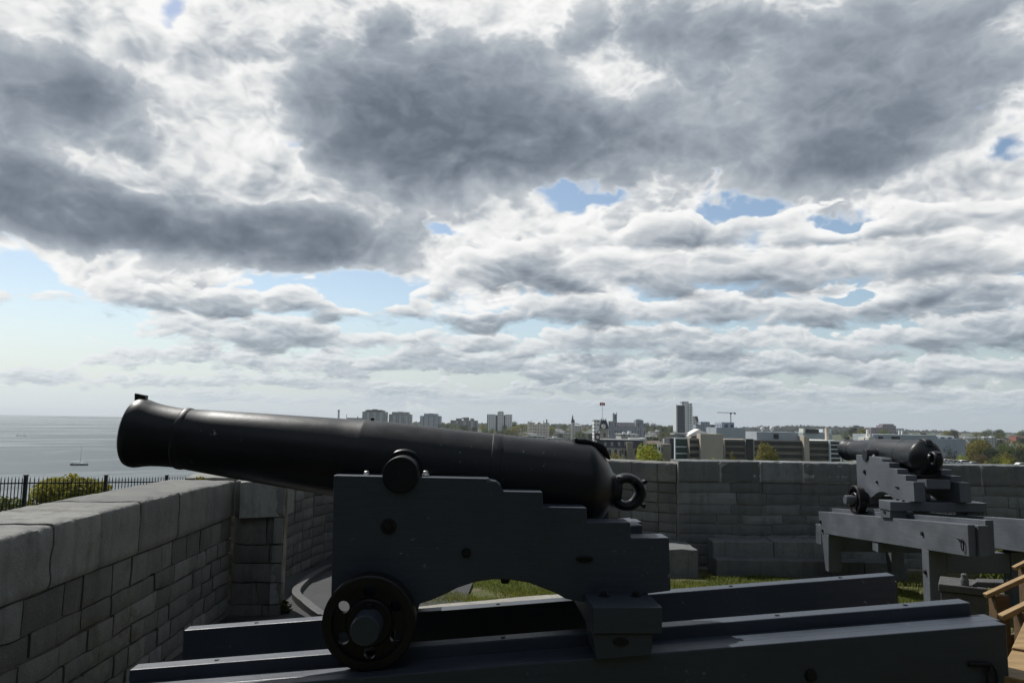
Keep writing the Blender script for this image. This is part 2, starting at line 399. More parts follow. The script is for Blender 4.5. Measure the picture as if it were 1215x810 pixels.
# ------------------------------------------------------------------ the gun, its carriage and its platform
GUN1 = Vector((-.59, 4.45, 0)); TH = R(3)
TRZ = 1.97
SLOPE = .0782
def lip(x): return 1.10 + SLOPE*x           # top of the guide plank
def make_cannon(label, elev, group):
    root = empty('cannon')
    tag(root, label, 'cannon', group)
    x0 = -1.565
    prof = [(.10, .074), (.0, .078), (0, .150), (.003, .176), (.012, .187), (.03, .193), (.05, .1935), (.07, .190), (.10, .182), (.14, .175), (.19, .170),
            (.24, .1672), (.277, .1665), (.281, .1700), (.287, .1735), (.300, .1745), (.313, .1735), (.319, .1705), (.322, .1695), (.447, .178), (.68, .1925), (.90, .205), (1.14, .219), (1.277, .2265),
            (1.287, .2290), (1.30, .2302), (1.40, .2330), (1.70, .2370), (2.028, .2405), (2.031, .2435), (2.040, .2445), (2.075, .2448), (2.083, .2438), (2.086, .2412), (2.39, .2475), (2.56, .252),
            (2.575, .2535), (2.595, .2525), (2.615, .246), (2.635, .2335), (2.66, .213), (2.685, .189), (2.71, .16), (2.73, .128), (2.745, .10), (2.752, .086), (2.77, .077), (2.80, .072)]
    T = Matrix.Translation((x0, 0, .024))
    mb = MB()
    mb.lathe(prof, 96, T, 0, True, True)
    barrel = mb.build('barrel', M['iron'], root, smooth=28)
    for sgn in (-1, 1):
        mb = MB(); mb.lathe([(0, .097), (.02, .095), (.212, .094), (.220, .091)], 48, Matrix.Translation((0, sgn*.20, 0)) @ Matrix.Rotation(sgn*math.pi/2, 4, 'Z'))
        mb.lathe([(0, .128), (.03, .126), (.045, .118)], 48, Matrix.Translation((0, sgn*.195, 0)) @ Matrix.Rotation(sgn*math.pi/2, 4, 'Z'))
        mb.build('trunnion', M['iron'], root, bevel=.004, smooth=30)
    # breeching ring of the cascabel, drawn as a swept thick ring standing on edge
    mb = MB(); cx, cz = x0+2.835, .024; n = 48
    pts, rad = [], []
    ring = []
    for i in range(n):
        a = 2*math.pi*i/n
        rr = .0780 + .008*math.exp(-((math.atan2(math.sin(a-.2), math.cos(a-.2)))/.55)**2)
        thick = .031 + .006*math.cos(a)**2
        c = Vector((cx+rr*math.cos(a), 0, cz+rr*1.02*math.sin(a)))
        o_ = Vector((math.cos(a), 0, math.sin(a)))
        ring.append([mb.bm.verts.new(c+o_*thick*math.cos(b)*.95+Vector((0, 1, 0))*.058*math.sin(b)) for b in [2*math.pi*k/14 for k in range(14)]])
    for i in range(n):
        a, b = ring[i], ring[(i+1) % n]
        for k in range(14): mb.bm.faces.new((a[k], b[k], b[(k+1) % 14], a[(k+1) % 14]))
    cas = mb.build('cascabel_ring', M['iron'], root, smooth=50)
    mb = MB(); mb.lathe([(0, .128), (.010, .112), (.022, .102), (.036, .095), (.044, .080)], 40, Matrix.Translation((x0+2.728, 0, .024)) @ Matrix.Diagonal((1, .72, 1, 1)))
    mb.build('cascabel_neck', M['iron'], root, smooth=50)
    for a in (.62, -.55):
        mb = MB(); p = Vector((cx+.125*math.cos(a), 0, cz+.125*math.sin(a)))
        mb.cyl(p+Vector((0, -.03, 0)), p+Vector((0, .03, 0)), .012, seg=10); mb.build('shackle_pin', M['iron'], cas, bevel=.002)
    # vent patch and lock plate lying over the breech
    mb = MB(); top = [(2.52, .272), (2.56, .276), (2.66, .260), (2.685, .243), (2.71, .205)]
    bot = [(2.72, .17), (2.69, .19), (2.66, .215), (2.60, .248), (2.50, .247), (2.495, .276)]
    mb.prism([(x0+p[0], .024+p[1]) for p in top+bot], -.05, .05)
    mb.build('vent_plate', M['iron'], root, bevel=.009, smooth=40)
    mb = MB(); mb.prism([(x0-.004, .19), (x0-.012, .243), (x0+.050, .238), (x0+.055, .19)], -.020, .020); mb.build('muzzle_sight', M['iron'], root, bevel=.002)
    mb = MB(); mb.cyl((x0+1.33, 0, .25), (x0+1.33, 0, .268), .011, seg=12); mb.build('sight_stud', M['iron'], root, bevel=.002)
    mb = MB(); mb.cyl((x0+2.35, 0, .262), (x0+2.35, 0, .277), .008, seg=12); mb.build('vent_stud', M['steel'], root, bevel=.002)
    return root

def cheek_profile():
    pts = [(396, 563.5), (580, 567.5), (581.5, 569.5), (589, 571), (594, 575), (597, 582.5), (644, 583.5), (644.6, 601), (696, 602), (696.6, 619), (748, 619.5), (748.6, 638), (794, 637.5),
           (796, 700.5), (690, 714), (671, 710), (660, 703.5), (643, 697), (628, 691), (606, 687.5), (585, 687), (564, 690), (543, 697), (525, 706), (511, 712), (498, 716), (492, 738), (424, 738), (420, 712), (392.8, 708)]
    out = []
    for px, py in pts:
        Y = 4.05
        for _ in range(3):
            p = W(px, py, Y); x = p.x-GUN1.x; Y = 4.05+x*math.sin(TH)
        out.append(((p.x-GUN1.x-.4*math.sin(TH))/math.cos(TH), p.z))
    return out
def wheel_mesh(mb, r=.228, w=.115):
    "cast truck: rim, web with six round holes, hub; turned about y, centred on the origin"
    A = Matrix.Rotation(math.pi/2, 4, 'Z')
    mb.lathe([(-w/2, r*.80), (-w/2, r*.965), (-w/2+.006, r), (w/2-.006, r), (w/2, r*.965), (w/2, r*.80), (-w/2, r*.80)], 56, A, 0, False, False)
    mb.lathe([(-w/2, .055), (-w/2, .108), (-w/2+.008, .115), (w/2-.008, .115), (w/2, .108), (w/2, .055)], 48, A)
    ri, ro, rc, rh = .110, r*.83, .148, .030
    for k in range(6):
        a0 = 2*math.pi*k/6 + R(152); c = Vector((rc*math.cos(a0), rc*math.sin(a0)))
        N = 36; hole, edge = [], []
        for j in range(N):
            t = 2*math.pi*j/N; dv = Vector((math.cos(t), math.sin(t))); lo, hi = 0, .3
            for _ in range(22):
                m_ = (lo+hi)/2; q = c+dv*m_; rr = q.length; da = math.atan2(math.sin(math.atan2(q.y, q.x)-a0), math.cos(math.atan2(q.y, q.x)-a0))
                if ri < rr < ro and abs(da) < R(30.2): lo = m_
                else: hi = m_
            edge.append(c+dv*lo); hole.append(c+dv*rh)
        for j in range(N):
            e0, e1, h0, h1 = edge[j], edge[(j+1) % N], hole[j], hole[(j+1) % N]
            for y in (-.022, .022): mb.face([(p.x, y, p.y) for p in ((e0, e1, h1, h0) if y < 0 else (e0, h0, h1, e1))])
            mb.face([(h0.x, -.022, h0.y), (h1.x, -.022, h1.y), (h1.x, .022, h1.y), (h0.x, .022, h0.y)])
def make_carriage(label, group):
    root = empty('gun_carriage'); tag(root, label, 'gun carriage', group)
    prof = cheek_profile()
    for sgn in (-1, 1):
        mb = MB(); mb.prism(prof, sgn*.40 if sgn < 0 else .24, -.24 if sgn < 0 else .40)
        ck = mb.build('cheek', M['blue_paint'], root, bevel=.006)
        for px, py, r in ((461, 624, .033), (553, 656, .021)):
            p = W(px, py, 4.05); x = p.x-GUN1.x-.02
            mb = MB(); mb.cyl((x, sgn*.396, p.z), (x, sgn*.408, p.z), r*1.2, seg=28)
            mb.cyl((x, sgn*.408, p.z), (x, sgn*.426, p.z), r*.72, r*.6, seg=6); mb.build('bolt_head', M['dark_bolt'], ck, bevel=.002)
        for px in (435, 505):
            p = W(px, 564.2, 4.1); x = p.x-GUN1.x-.02
            mb = MB(); mb.lathe([(0, .022), (.006, .021), (.012, .015), (.024, .013), (.027, .008)], 14, Matrix.Translation((x, sgn*.33, p.z-.002)) @ Matrix.Rotation(-math.pi/2, 4, 'Y'))
            mb.build('cap_bolt', M['steel'], ck, smooth=40)
        p = W(694, 663.5, 4.08); x = p.x-GUN1.x-.02
        mb = MB(); mb.lathe([(0, .047), (.008, .045), (.012, .03)], 32, Matrix.Translation((x, sgn*.397, p.z)) @ Matrix.Diagonal((1, 1, .36, 1)) @ Matrix.Rotation(sgn*math.pi/2, 4, 'Z'))
        e = mb.build('ring_plate', M['dark_bolt'], ck, smooth=30)
        mb = MB(); n = 20
        mb.tube([(x+.035*math.cos(2*math.pi*k/n), sgn*(.412+.006*math.sin(2*math.pi*k/n)), p.z+.011*math.sin(2*math.pi*k/n)) for k in range(n)], .006, 8, True)
        mb.build('ring', M['dark_bolt'], e, smooth=60)
        p = W(600, 690.5, 4.08); x = p.x-GUN1.x-.02
        mb = MB(); mb.cyl((x, sgn*.34, p.z+.004), (x, sgn*.34, p.z-.016), .026, .02, 12); mb.build('arch_bolt', M['dark_bolt'], ck, bevel=.002)
        # truck and the end of its axle
        wz = lip(-.12)-.06+.229
        mb = MB(); wheel_mesh(mb)
        wh = mb.build('wheel', M['wheel_iron'], root, smooth=30, loc=(-.12, sgn*.502, wz)); wh.rotation_euler = (0, R(0 if sgn < 0 else 40), 0)
        mb = MB(); mb.lathe([(0, .074), (.30, .073), (.318, .071), (.326, .066)], 44, Matrix.Translation((-.12, sgn*.374, wz)) @ Matrix.Rotation(sgn*math.pi/2, 4, 'Z'))
        ax = mb.build('axle_arm', M['blue_paint'], root, smooth=30)
        mb = MB(); mb.box((-.135, sgn*.575-.012, wz-.10), (-.105, sgn*.575+.012, wz+.10)); mb.build('linchpin', M['dark_bolt'], ax, bevel=.003)
        # rear slide block standing on the beam
        mb = MB(); zt = 1.243
        y0, y1 = (-.668, -.425) if sgn < 0 else (.425, .668)
        mb.prism([(.985, lip(.985)-.058), (1.255, lip(1.255)-.058), (1.262, zt), (.968, zt)], y0, y1)
        sb = mb.build('slide_block', M['blue_paint'], root, bevel=.005)
        mb = MB(); mb.lathe([(0, .04), (.008, .038)], 24, Matrix.Translation((1.105, sgn*.667, 1.205)) @ Matrix.Diagonal((1, 1, .5, 1)) @ Matrix.Rotation(sgn*math.pi/2, 4, 'Z'))
        mb.build('block_plate', M['dark_bolt'], sb)
    mb = MB(); mb.box((-.235, -.435, 1.155), (-.005, .435, 1.335)); mb.build('front_axletree', M['blue_paint'], root, bevel=.006)
    mb = MB(); mb.box((.965, -.682, 1.244), (1.305, .682, 1.371)); rb = mb.build('rear_beam', M['blue_paint'], root, bevel=.006)
    for sgn in (-1, 1):
        for x in (1.06, 1.225):
            mb = MB(); mb.cyl((x, sgn*.455, 1.368), (x, sgn*.455, 1.392), .019, seg=6); mb.cyl((x, sgn*.455, 1.369), (x, sgn*.455, 1.375), .028, seg=20)
            mb.build('bolt_head', M['dark_bolt'], rb, bevel=.002)
    mb = MB(); mb.box((-.10, -.239, 1.42), (.02, .239, 1.70)); mb.build('transom', M['blue_paint'], root, bevel=.005)
    mb = MB(); mb.prism([(.30, 1.46), (1.325, 1.56), (1.325, 1.694), (.30, 1.60)], -.17, .17); mb.build('stool_bed', M['blue_paint'], root, bevel=.006)
    return root
def make_platform(label, group):
    root = empty('traversing_platform'); tag(root, label, 'gun platform', group)
    ang = math.atan(SLOPE)
    XF, XR = -1.31, 3.03
    def q(x, dz): return (x, lip(x)+dz)
    for sgn in (-1, 1):
        def yy(a, b): return (sgn*a, sgn*b) if sgn > 0 else (-b, -a)
        mb = MB(); mb.prism([q(XF, 0), q(XR, 0), q(XR, -.40), q(XF, -.40)], *yy(.315, .413)); gr = mb.build('guide_plank', M['blue_paint'], root, bevel=.006)
        for x in (-.9, -.2, .55, 1.3, 2.0, 2.7):
            mb = MB(); mb.cyl((x, sgn*.364, lip(x)-.004), (x, sgn*.364, lip(x)+.004), .012, seg=10); mb.build('plug', M['dark_bolt'], gr)
        mb = MB()
        mb.prism([q(XF-.03, -.06), q(XR+.07, -.062), q(XR+.07, -.42), q(XF+.07, -.42)], *yy(.416, .545))
        mb.prism([q(XF-.03, -.056), q(XR+.03, -.056), q(XR+.03, -.424), q(XF+.08, -.424)], *yy(.557, .643))
        mb.prism([q(XF+.0, -.095), q(XR+.02, -.095), q(XR+.02, -.41), q(XF+.1, -.41)], *yy(.544, .558))
        bm_ = mb.build('side_beam', M['blue_paint'], root, bevel=.006)
        for x, dz in ((-1.24, -.22), (2.05, -.22), (-1.16, -.37)):
            mb = MB(); mb.cyl((x, sgn*.640, lip(x)+dz), (x, sgn*.664, lip(x)+dz), .034, .026, 8); mb.build('bolt_head', M['dark_bolt'], bm_, bevel=.003)
        x = 2.93; z = lip(x)-.255
        mb = MB(); mb.cyl((x-.08, sgn*.650, z+.02), (x+.03, sgn*.660, z+.02), .013, .010, 10)
        n = 20; mb.tube([(x+.03+.024*math.sin(2*math.pi*k/n), sgn*.660, z-.045+.062*math.cos(2*math.pi*k/n)) for k in range(n)], .007, 8, True)
        mb.build('ring_bolt', M['dark_bolt'], bm_, smooth=50)
        # legs
        x = 2.10; zt = lip(x)-.425
        mb = MB(); mb.box((x-.085, sgn*.53-.115, -.04), (x+.085, sgn*.53+.115, zt)); lg = mb.build('leg', M['blue_paint'], root, bevel=.007)
        mb = MB(); mb.cyl((x-.01, sgn*.644, zt-.28), (x-.01, sgn*.668, zt-.28), .034, .026, 8); mb.build('bolt_head', M['dark_bolt'], lg, bevel=.003)
        x = -1.06; zt = lip(x)-.425
        mb = MB(); mb.prism([(x-.17, zt), (x+.13, zt), (x+.10, -.02), (x-.03, -.02)], sgn*.53-.112, sgn*.53+.112); mb.build('leg', M['blue_paint'], root, bevel=.007)
    for x, w, h, name in ((-1.30, .14, .28, 'front_transom'), (2.10, .15, .26, 'rear_transom')):
        mb = MB(); z = lip(x)-.44; mb.box((x-w/2, -.41, z-h), (x+w/2, .41, z)); mb.build(name, M['blue_paint'], root, bevel=.006)
    mb = MB(); x = .7; z = lip(x)-.405; mb.box((x-.09, -.63, z-.16), (x+.09, .63, z-.03)); mb.build('middle_transom', M['blue_paint'], root, bevel=.006)
    mb = MB(); mb.box((-1.58, -.60, .36), (-1.34, .60, .70)); mb.build('front_bolster', M['blue_paint'], root, bevel=.008)
    return root
def place(o, loc, rz):
    o.location = loc; o.rotation_euler = (o.rotation_euler[0], o.rotation_euler[1], rz)
GGROUP = None
pf1 = make_platform('dark slate blue timber gun platform across the bottom foreground, carrying the nearest cannon', None); place(pf1, GUN1, TH)
cr1 = make_carriage('dark slate blue stepped carriage under the nearest cannon, with black wheel in front', None); place(cr1, GUN1, TH)
cn1 = make_cannon('long black cannon in the near foreground, muzzle raised over the left stone wall', 0, None)
cn1.matrix_world = Matrix.Translation(GUN1+Vector((0, 0, TRZ))) @ Matrix.Rotation(TH, 4, 'Z') @ Matrix.Rotation(R(6.15), 4, 'Y')
def repaint(o, a, b):
    for ch in [o]+list(o.children_recursive):
        if ch.type == 'MESH':
            for sl in ch.material_slots:
                if sl.material == a: sl.link = 'OBJECT'; sl.material = b
GUN2 = Vector((W(1148, 618, 9.2).x+.643, 12.29, -.15))
pf2 = copy_tree(pf1); place(pf2, GUN2, R(-89.7)); pf2['label'] = 'grey timber platform on legs at the right, carrying the smaller distant cannon'
cr2 = copy_tree(cr1); place(cr2, GUN2, R(-89.7)); cr2['label'] = 'grey stepped carriage of the distant cannon at the right, seen from behind'
cn2 = copy_tree(cn1); cn2['label'] = 'black cannon farther away at the right, breech towards us, pointing over the far wall'
cn2.matrix_world = Matrix.Translation(GUN2+Vector((0, 0, TRZ))) @ Matrix.Rotation(R(-89.7), 4, 'Z') @ Matrix.Rotation(R(.6), 4, 'Y')

repaint(pf2, M['blue_paint'], M['faded_paint']); repaint(cr2, M['blue_paint'], M['faded_paint'])
# ------------------------------------------------------------------ ground
def gz_fort(x, y):
    t = min(max((y-9.5)/4.8, 0), 1)
    return -.45*t
def lerp_tab(tab, d):
    for (a, b), (c, e) in zip(tab, tab[1:]):
        if d <= c: return b+(e-b)*max(0, d-a)/(c-a)
    return tab[-1][1]
LAND = [(0, -1.6), (15.5, -1.6), (25, -3.6), (40, -6), (100, -14), (200, -21), (320, -26), (600, -26), (1000, -19), (1600, -14), (2600, -14), (3300, -9.5), (4200, -34), (10000, -60), (20000, -90), (60000, -330)]
SHORE = [(0, -1.6), (14, -2.2), (23, -3.55), (28, -4.1), (40, -7.5), (80, -15), (150, -25), (230, -34), (400, -40), (60000, -40)]
def gz(x, y):
    d = math.hypot(x, y); az = math.degrees(math.atan2(x, y))
    w = min(max((az+21)/6.5, 0), 1); w = w*w*(3-2*w) if az < 150 else min(max((178-az)/8, 0), 1)
    if d < 60: w2 = min(max((az+28)/14, 0), 1); w = w2+(w-w2)*min(max((d-25)/35, 0), 1)
    n = mnoise.noise(Vector((x*.02, y*.02, 0)))*min(d*.006, 1.2)
    return lerp_tab(LAND, d)*w+lerp_tab(SHORE, d)*(1-w)+n
def ground_mats():
    m, g, b, P = mat('terreplein_earth_and_turf')
    n1 = g.noise(P, .8, 6, .6)[0]; n2 = g.noise(P, 7, 8, .7)[0]; n3 = g.noise(P, 60, 5, .7)[0]
    gr = g.mix(g.mr(n2, .3, .7), (.07, .09, .02), (.15, .155, .045))
    gr = g.mix(g.mr(n1, .50, .62), gr, (.20, .165, .095))
    gr = g.mix(g.mr(n3, .4, .75, 0, .5), gr, (.03, .035, .01))
    g.nt.links.new(gr, b.inputs['Base Color']); b.inputs['Roughness'].default_value = 1
    bump(g, b, g.m('ADD', n2, n3), .04); M['turf'] = m
    m, g, b, P = mat('bank_and_town_ground')
    n1 = g.noise(P, .02, 7, .62)[0]; n2 = g.noise(P, .4, 6, .65)[0]
    c = g.mix(g.mr(n1, .55, .66), (.040, .055, .020), (.085, .085, .05))
    c = g.mix(g.mr(n2, .4, .7, 0, .6), c, (.035, .045, .018))
    g.nt.links.new(c, b.inputs['Base Color']); b.inputs['Roughness'].default_value = 1; M['bank'] = m
    m, g, b, P = mat('worn_shaded_flagstones')
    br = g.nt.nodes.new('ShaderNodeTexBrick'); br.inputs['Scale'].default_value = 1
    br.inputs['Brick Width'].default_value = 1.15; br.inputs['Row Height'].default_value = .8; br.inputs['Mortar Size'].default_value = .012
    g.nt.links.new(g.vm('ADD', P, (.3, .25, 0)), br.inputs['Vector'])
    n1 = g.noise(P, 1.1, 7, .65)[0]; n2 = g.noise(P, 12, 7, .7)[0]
    c = g.mix(g.mr(n1, .3, .7), (.020, .023, .024), (.032, .036, .037)); c = g.mix(g.mr(n2, .5, .75, 0, .5), c, (.03, .03, .03))  # stone colour darkened to carry the shade over the bay floor
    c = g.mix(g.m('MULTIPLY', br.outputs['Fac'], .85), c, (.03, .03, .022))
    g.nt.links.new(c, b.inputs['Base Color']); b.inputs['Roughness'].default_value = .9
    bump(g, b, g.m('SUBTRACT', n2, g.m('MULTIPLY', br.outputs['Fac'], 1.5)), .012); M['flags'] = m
    m, g, b, P = mat('lake_water')
    x, y, z = g.sep(P)[:3]
    Pr = g.xyz(g.m('ADD', g.m('MULTIPLY', x, .5), g.m('MULTIPLY', y, .866)), g.m('SUBTRACT', g.m('MULTIPLY', y, .5), g.m('MULTIPLY', x, .866)), 0.)
    S = g.vm('MULTIPLY', Pr, (1/520., 1/150., 0)); n1 = g.noise(S, 1.0, 6, .60, 1.0)[0]
    S2 = g.vm('MULTIPLY', P, (1/45., 1/26., 0)); n2 = g.noise(S2, 1.0, 7, .68)[0]
    S3 = g.vm('MULTIPLY', P, (1/3.2, 1/2.4, 0)); n3 = g.noise(S3, 1.0, 6, .65, .4)[0]
    calm = g.mr(n1, .47, .62, 0, 1, True)
    calm = g.m('MULTIPLY', calm, g.mr(n2, .25, .6, .35, 1))
    c = g.mix(g.mr(n2, .3, .7), (.055, .078, .092), (.082, .108, .122))
    g.nt.links.new(c, b.inputs['Base Color'])
    g.nt.links.new(g.mr(calm, 0, 1, .42, .18), b.inputs['Roughness']); b.inputs['IOR'].default_value = 1.33
    g.nt.links.new(g.mr(calm, 0, 1, .12, .6), b.inputs['Specular IOR Level'])
    bp = g.nt.nodes.new('ShaderNodeBump'); bp.inputs['Distance'].default_value = 1.0
    g.nt.links.new(g.mr(calm, 0, 1, .55, .12), bp.inputs['Strength'])
    g.nt.links.new(g.m('ADD', g.m('MULTIPLY', n3, .9), g.m('MULTIPLY', n2, 2.2)), bp.inputs['Height']); g.nt.links.new(bp.outputs[0], b.inputs['Normal'])
    M['water'] = m
ground_mats()
def sheet(name, xs, ys, f, m, kind='structure', smooth=True):
    mb = MB(); grid = [[mb.bm.verts.new((x, y, f(x, y))) for x in xs] for y in ys]
    for a, b in zip(grid, grid[1:]):
        for i in range(len(xs)-1): mb.bm.faces.new((a[i], a[i+1], b[i+1], b[i]))
    o = mb.build(name, m, smooth=80 if smooth else False); o['kind'] = kind; return o
rng = lambda a, b, n: [a+(b-a)*i/(n-1) for i in range(n)]
def gz_turf(x, y): return gz_fort(x, y)+.035*mnoise.noise(Vector((x*.9, y*.9, 1)))+.012*mnoise.noise(Vector((x*4, y*4, 2)))-.02
sheet('ground', rng(-3.6, 24, 140), rng(-8, 17.6, 120), gz_turf, M['turf'])
# the bank below the fort, the shore and the land under the town: one sheet out to the horizon
mb = MB(); rings = [8, 12, 15, 18, 22, 26, 31, 38, 48, 60, 80, 100, 130, 160, 200, 240, 290, 340, 420, 520, 650, 800, 1000, 1300, 1700, 2200, 2800, 3400, 4200, 6000, 10000, 20000, 45000]
NA = 240; gr = []
for d in rings:
    gr.append([mb.bm.verts.new((d*math.sin(2*math.pi*k/NA), d*math.cos(2*math.pi*k/NA), gz(d*math.sin(2*math.pi*k/NA), d*math.cos(2*math.pi*k/NA)))) for k in range(NA)])
for a, b in zip(gr, gr[1:]):
    for k in range(NA): mb.bm.faces.new((a[k], b[k], b[(k+1) % NA], a[(k+1) % NA]))
mb.bm.faces.new(gr[0])
o = mb.build('terrain', M['bank'], smooth=80); o['kind'] = 'structure'
LAKE = -30.0
mb = MB(); c = mb.bm.verts.new((0, 0, LAKE)); prev = None; NW = 96; wr = []
for d in (120, 400, 1200, 4000, 12000, 30000, 80000):
    wr.append([mb.bm.verts.new((d*math.sin(R(-190+180*k/NW)), d*math.cos(R(-190+180*k/NW)), LAKE)) for k in range(NW+1)])
for k in range(NW): mb.bm.faces.new((c, wr[0][k], wr[0][k+1]))
for a, b in zip(wr, wr[1:]):
    for k in range(NW): mb.bm.faces.new((a[k], b[k], b[k+1], a[k+1]))
o = mb.build('lake_water', M['water']); o['kind'] = 'structure'
# paving of the gun bay at the left, and a worn path
def gz_pave(x, y): return gz_fort(x, y)+.022
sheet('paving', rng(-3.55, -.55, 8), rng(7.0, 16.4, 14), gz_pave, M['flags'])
def strip(name, pts, w, h, m, kind=None, z0=.0, bevel=.02):
    mb = MB(); a, b = [], []
    n = len(pts)
    for i, (x, y) in enumerate(pts):
        p, q = pts[max(i-1, 0)], pts[min(i+1, n-1)]
        d = Vector((q[0]-p[0], q[1]-p[1])).normalized(); nn = Vector((-d.y, d.x))*w/2
        z = gz_fort(x, y)+z0
        a.append([(x+nn.x, y+nn.y, z-.2), (x+nn.x, y+nn.y, z+h), (x-nn.x, y-nn.y, z+h), (x-nn.x, y-nn.y, z-.2)])
    vs = [[mb.bm.verts.new(p) for p in r_] for r_ in a]
    for r0, r1 in zip(vs, vs[1:]):
        for k in range(4): mb.bm.faces.new((r0[k], r0[(k+1) % 4], r1[(k+1) % 4], r1[k]))
    mb.bm.faces.new(vs[0]); mb.bm.faces.new(vs[-1][::-1])
    o = mb.build(name, m, bevel=bevel)
    if kind: o['kind'] = kind
    return o
def catmull(P, k=8):
    out = []
    for i in range(len(P)-1):
        p0, p1, p2, p3 = (Vector(P[max(i-1, 0)]), Vector(P[i]), Vector(P[i+1]), Vector(P[min(i+2, len(P)-1)]))
        for j in range(k):
            t = j/k; out.append(tuple(.5*((2*p1)+(-p0+p2)*t+(2*p0-5*p1+4*p2-p3)*t*t+(-p0+3*p1-3*p2+p3)*t**3)))
    out.append(tuple(P[-1])); return out
RAC = catmull([(-1.4, 8.1), (-2.1, 8.9), (-2.7, 10.1), (-2.97, 11.4), (-3.12, 12.8), (-3.16, 14.2), (-2.8, 15.6)], 8)
o = strip('racer_rail', RAC, .11, .08, plain('rusty_dark_rail', (.055, .056, .056), .6, .3, 6), z0=.02, bevel=.008)
tag(o, 'curved dark iron rail set in the paving beyond the stone pier', 'rail')
M['kerb'] = stone('pale_kerb_stone', (.42, .41, .38), moss=.15)
o = strip('path', catmull([(-2.0, 8.7), (-.45, 9.62), (.45, 10.35), (1.4, 10.75), (2.15, 10.8), (2.75, 11.0), (3.6, 11.6), (4.4, 12.6)], 6), .36, .05, M['kerb'], 'structure', bevel=.02)

# ------------------------------------------------------------------ dressed stone walls
def wall_blocks(mb, toner, p0, p1, z0, z1, rows, lmin, lmax, rnd, depth=.10, gap=.017, jit=.007, mi=0, bulge=.009):
    "courses of single stones on the right-hand side of the line p0 > p1"
    p0, p1 = Vector((p0[0], p0[1], 0)), Vector((p1[0], p1[1], 0)); d = p1-p0; L = d.length; d.normalize(); nrm = Vector((d.y, -d.x, 0))
    z = z1
    for h in rows:
        if z-h < z0-.02: h = z-z0
        if h < .04: break
        x = -rnd.random()*lmin*.6 if L > lmax*1.5 else 0
        while x < L-.01:
            l = rnd.uniform(lmin, lmax)
            if L-(x+l) < lmin*.5: l = L-x
            a, b = max(x, 0)+gap*.5, min(x+l, L)-gap*.5
            if b-a > .03:
                out = rnd.uniform(-jit, jit); t = rnd.random(); dz = rnd.uniform(-.006, .006)
                zz0, zz1 = z-h+gap*.5+dz, z-gap*.5+dz
                nx = max(2, int((b-a)/.10)); nz = max(2, int((zz1-zz0)/.09))
                grid = []
                for j in range(nz+1):
                    row = []
                    for i in range(nx+1):
                        u, v = i/nx, j/nz
                        e = min(u*(b-a), (1-u)*(b-a), v*(zz1-zz0), (1-v)*(zz1-zz0))
                        pr = out+bulge*min(1, e/.05)-(.013 if e < .001 else 0)
                        p = p0+d*(a+(b-a)*u)+Vector((0, 0, zz0+(zz1-zz0)*v))
                        wq = Vector((p.x*.9, p.y*.9, p.z*1.3)); p = p+Vector((0, 0, (.022*mnoise.noise(wq)+.010*mnoise.noise(wq*3.3))*min(1, max(0, (z1-p.z)/.12))))+d*.022*mnoise.noise(p*2.3+Vector((0, 0, 8)))
                        pr += .005*mnoise.noise(p*6+Vector((t*9, 0, 0)))+.0035*mnoise.noise(p*17)
                        if e < .001:
                            s_ = .012*mnoise.noise(p*9+Vector((0, 5, 0))); p = p+d*s_+Vector((0, 0, s_))
                        row.append(mb.bm.verts.new(p+nrm*pr))
                    grid.append(row)
                fs = []
                for j in range(nz):
                    for i in range(nx): fs.append(mb.bm.faces.new((grid[j][i], grid[j][i+1], grid[j+1][i+1], grid[j+1][i])))
                # returns of the stone into the joint
                rim = [grid[0][i] for i in range(nx+1)]+[grid[j][nx] for j in range(1, nz+1)]+[grid[nz][i] for i in range(nx-1, -1, -1)]+[grid[j][0] for j in range(nz-1, 0, -1)]
                bk = [mb.bm.verts.new(v_.co-nrm*depth) for v_ in rim]
                for i in range(len(rim)): fs.append(mb.bm.faces.new((rim[i], bk[i], bk[(i+1) % len(rim)], rim[(i+1) % len(rim)])))
                for f in fs: f.material_index = mi; toner[f] = t
            x += l
        z -= h
def finish(mb, toner, name, mats, parent=None):
    lay = mb.bm.loops.layers.color.new('tone')
    for f in mb.bm.faces:
        t = toner.get(f, .5)
        for l in f.loops: l[lay] = (t, t, t, 1)
    return mb.build(name, mats, parent, smooth=40, fix=False)
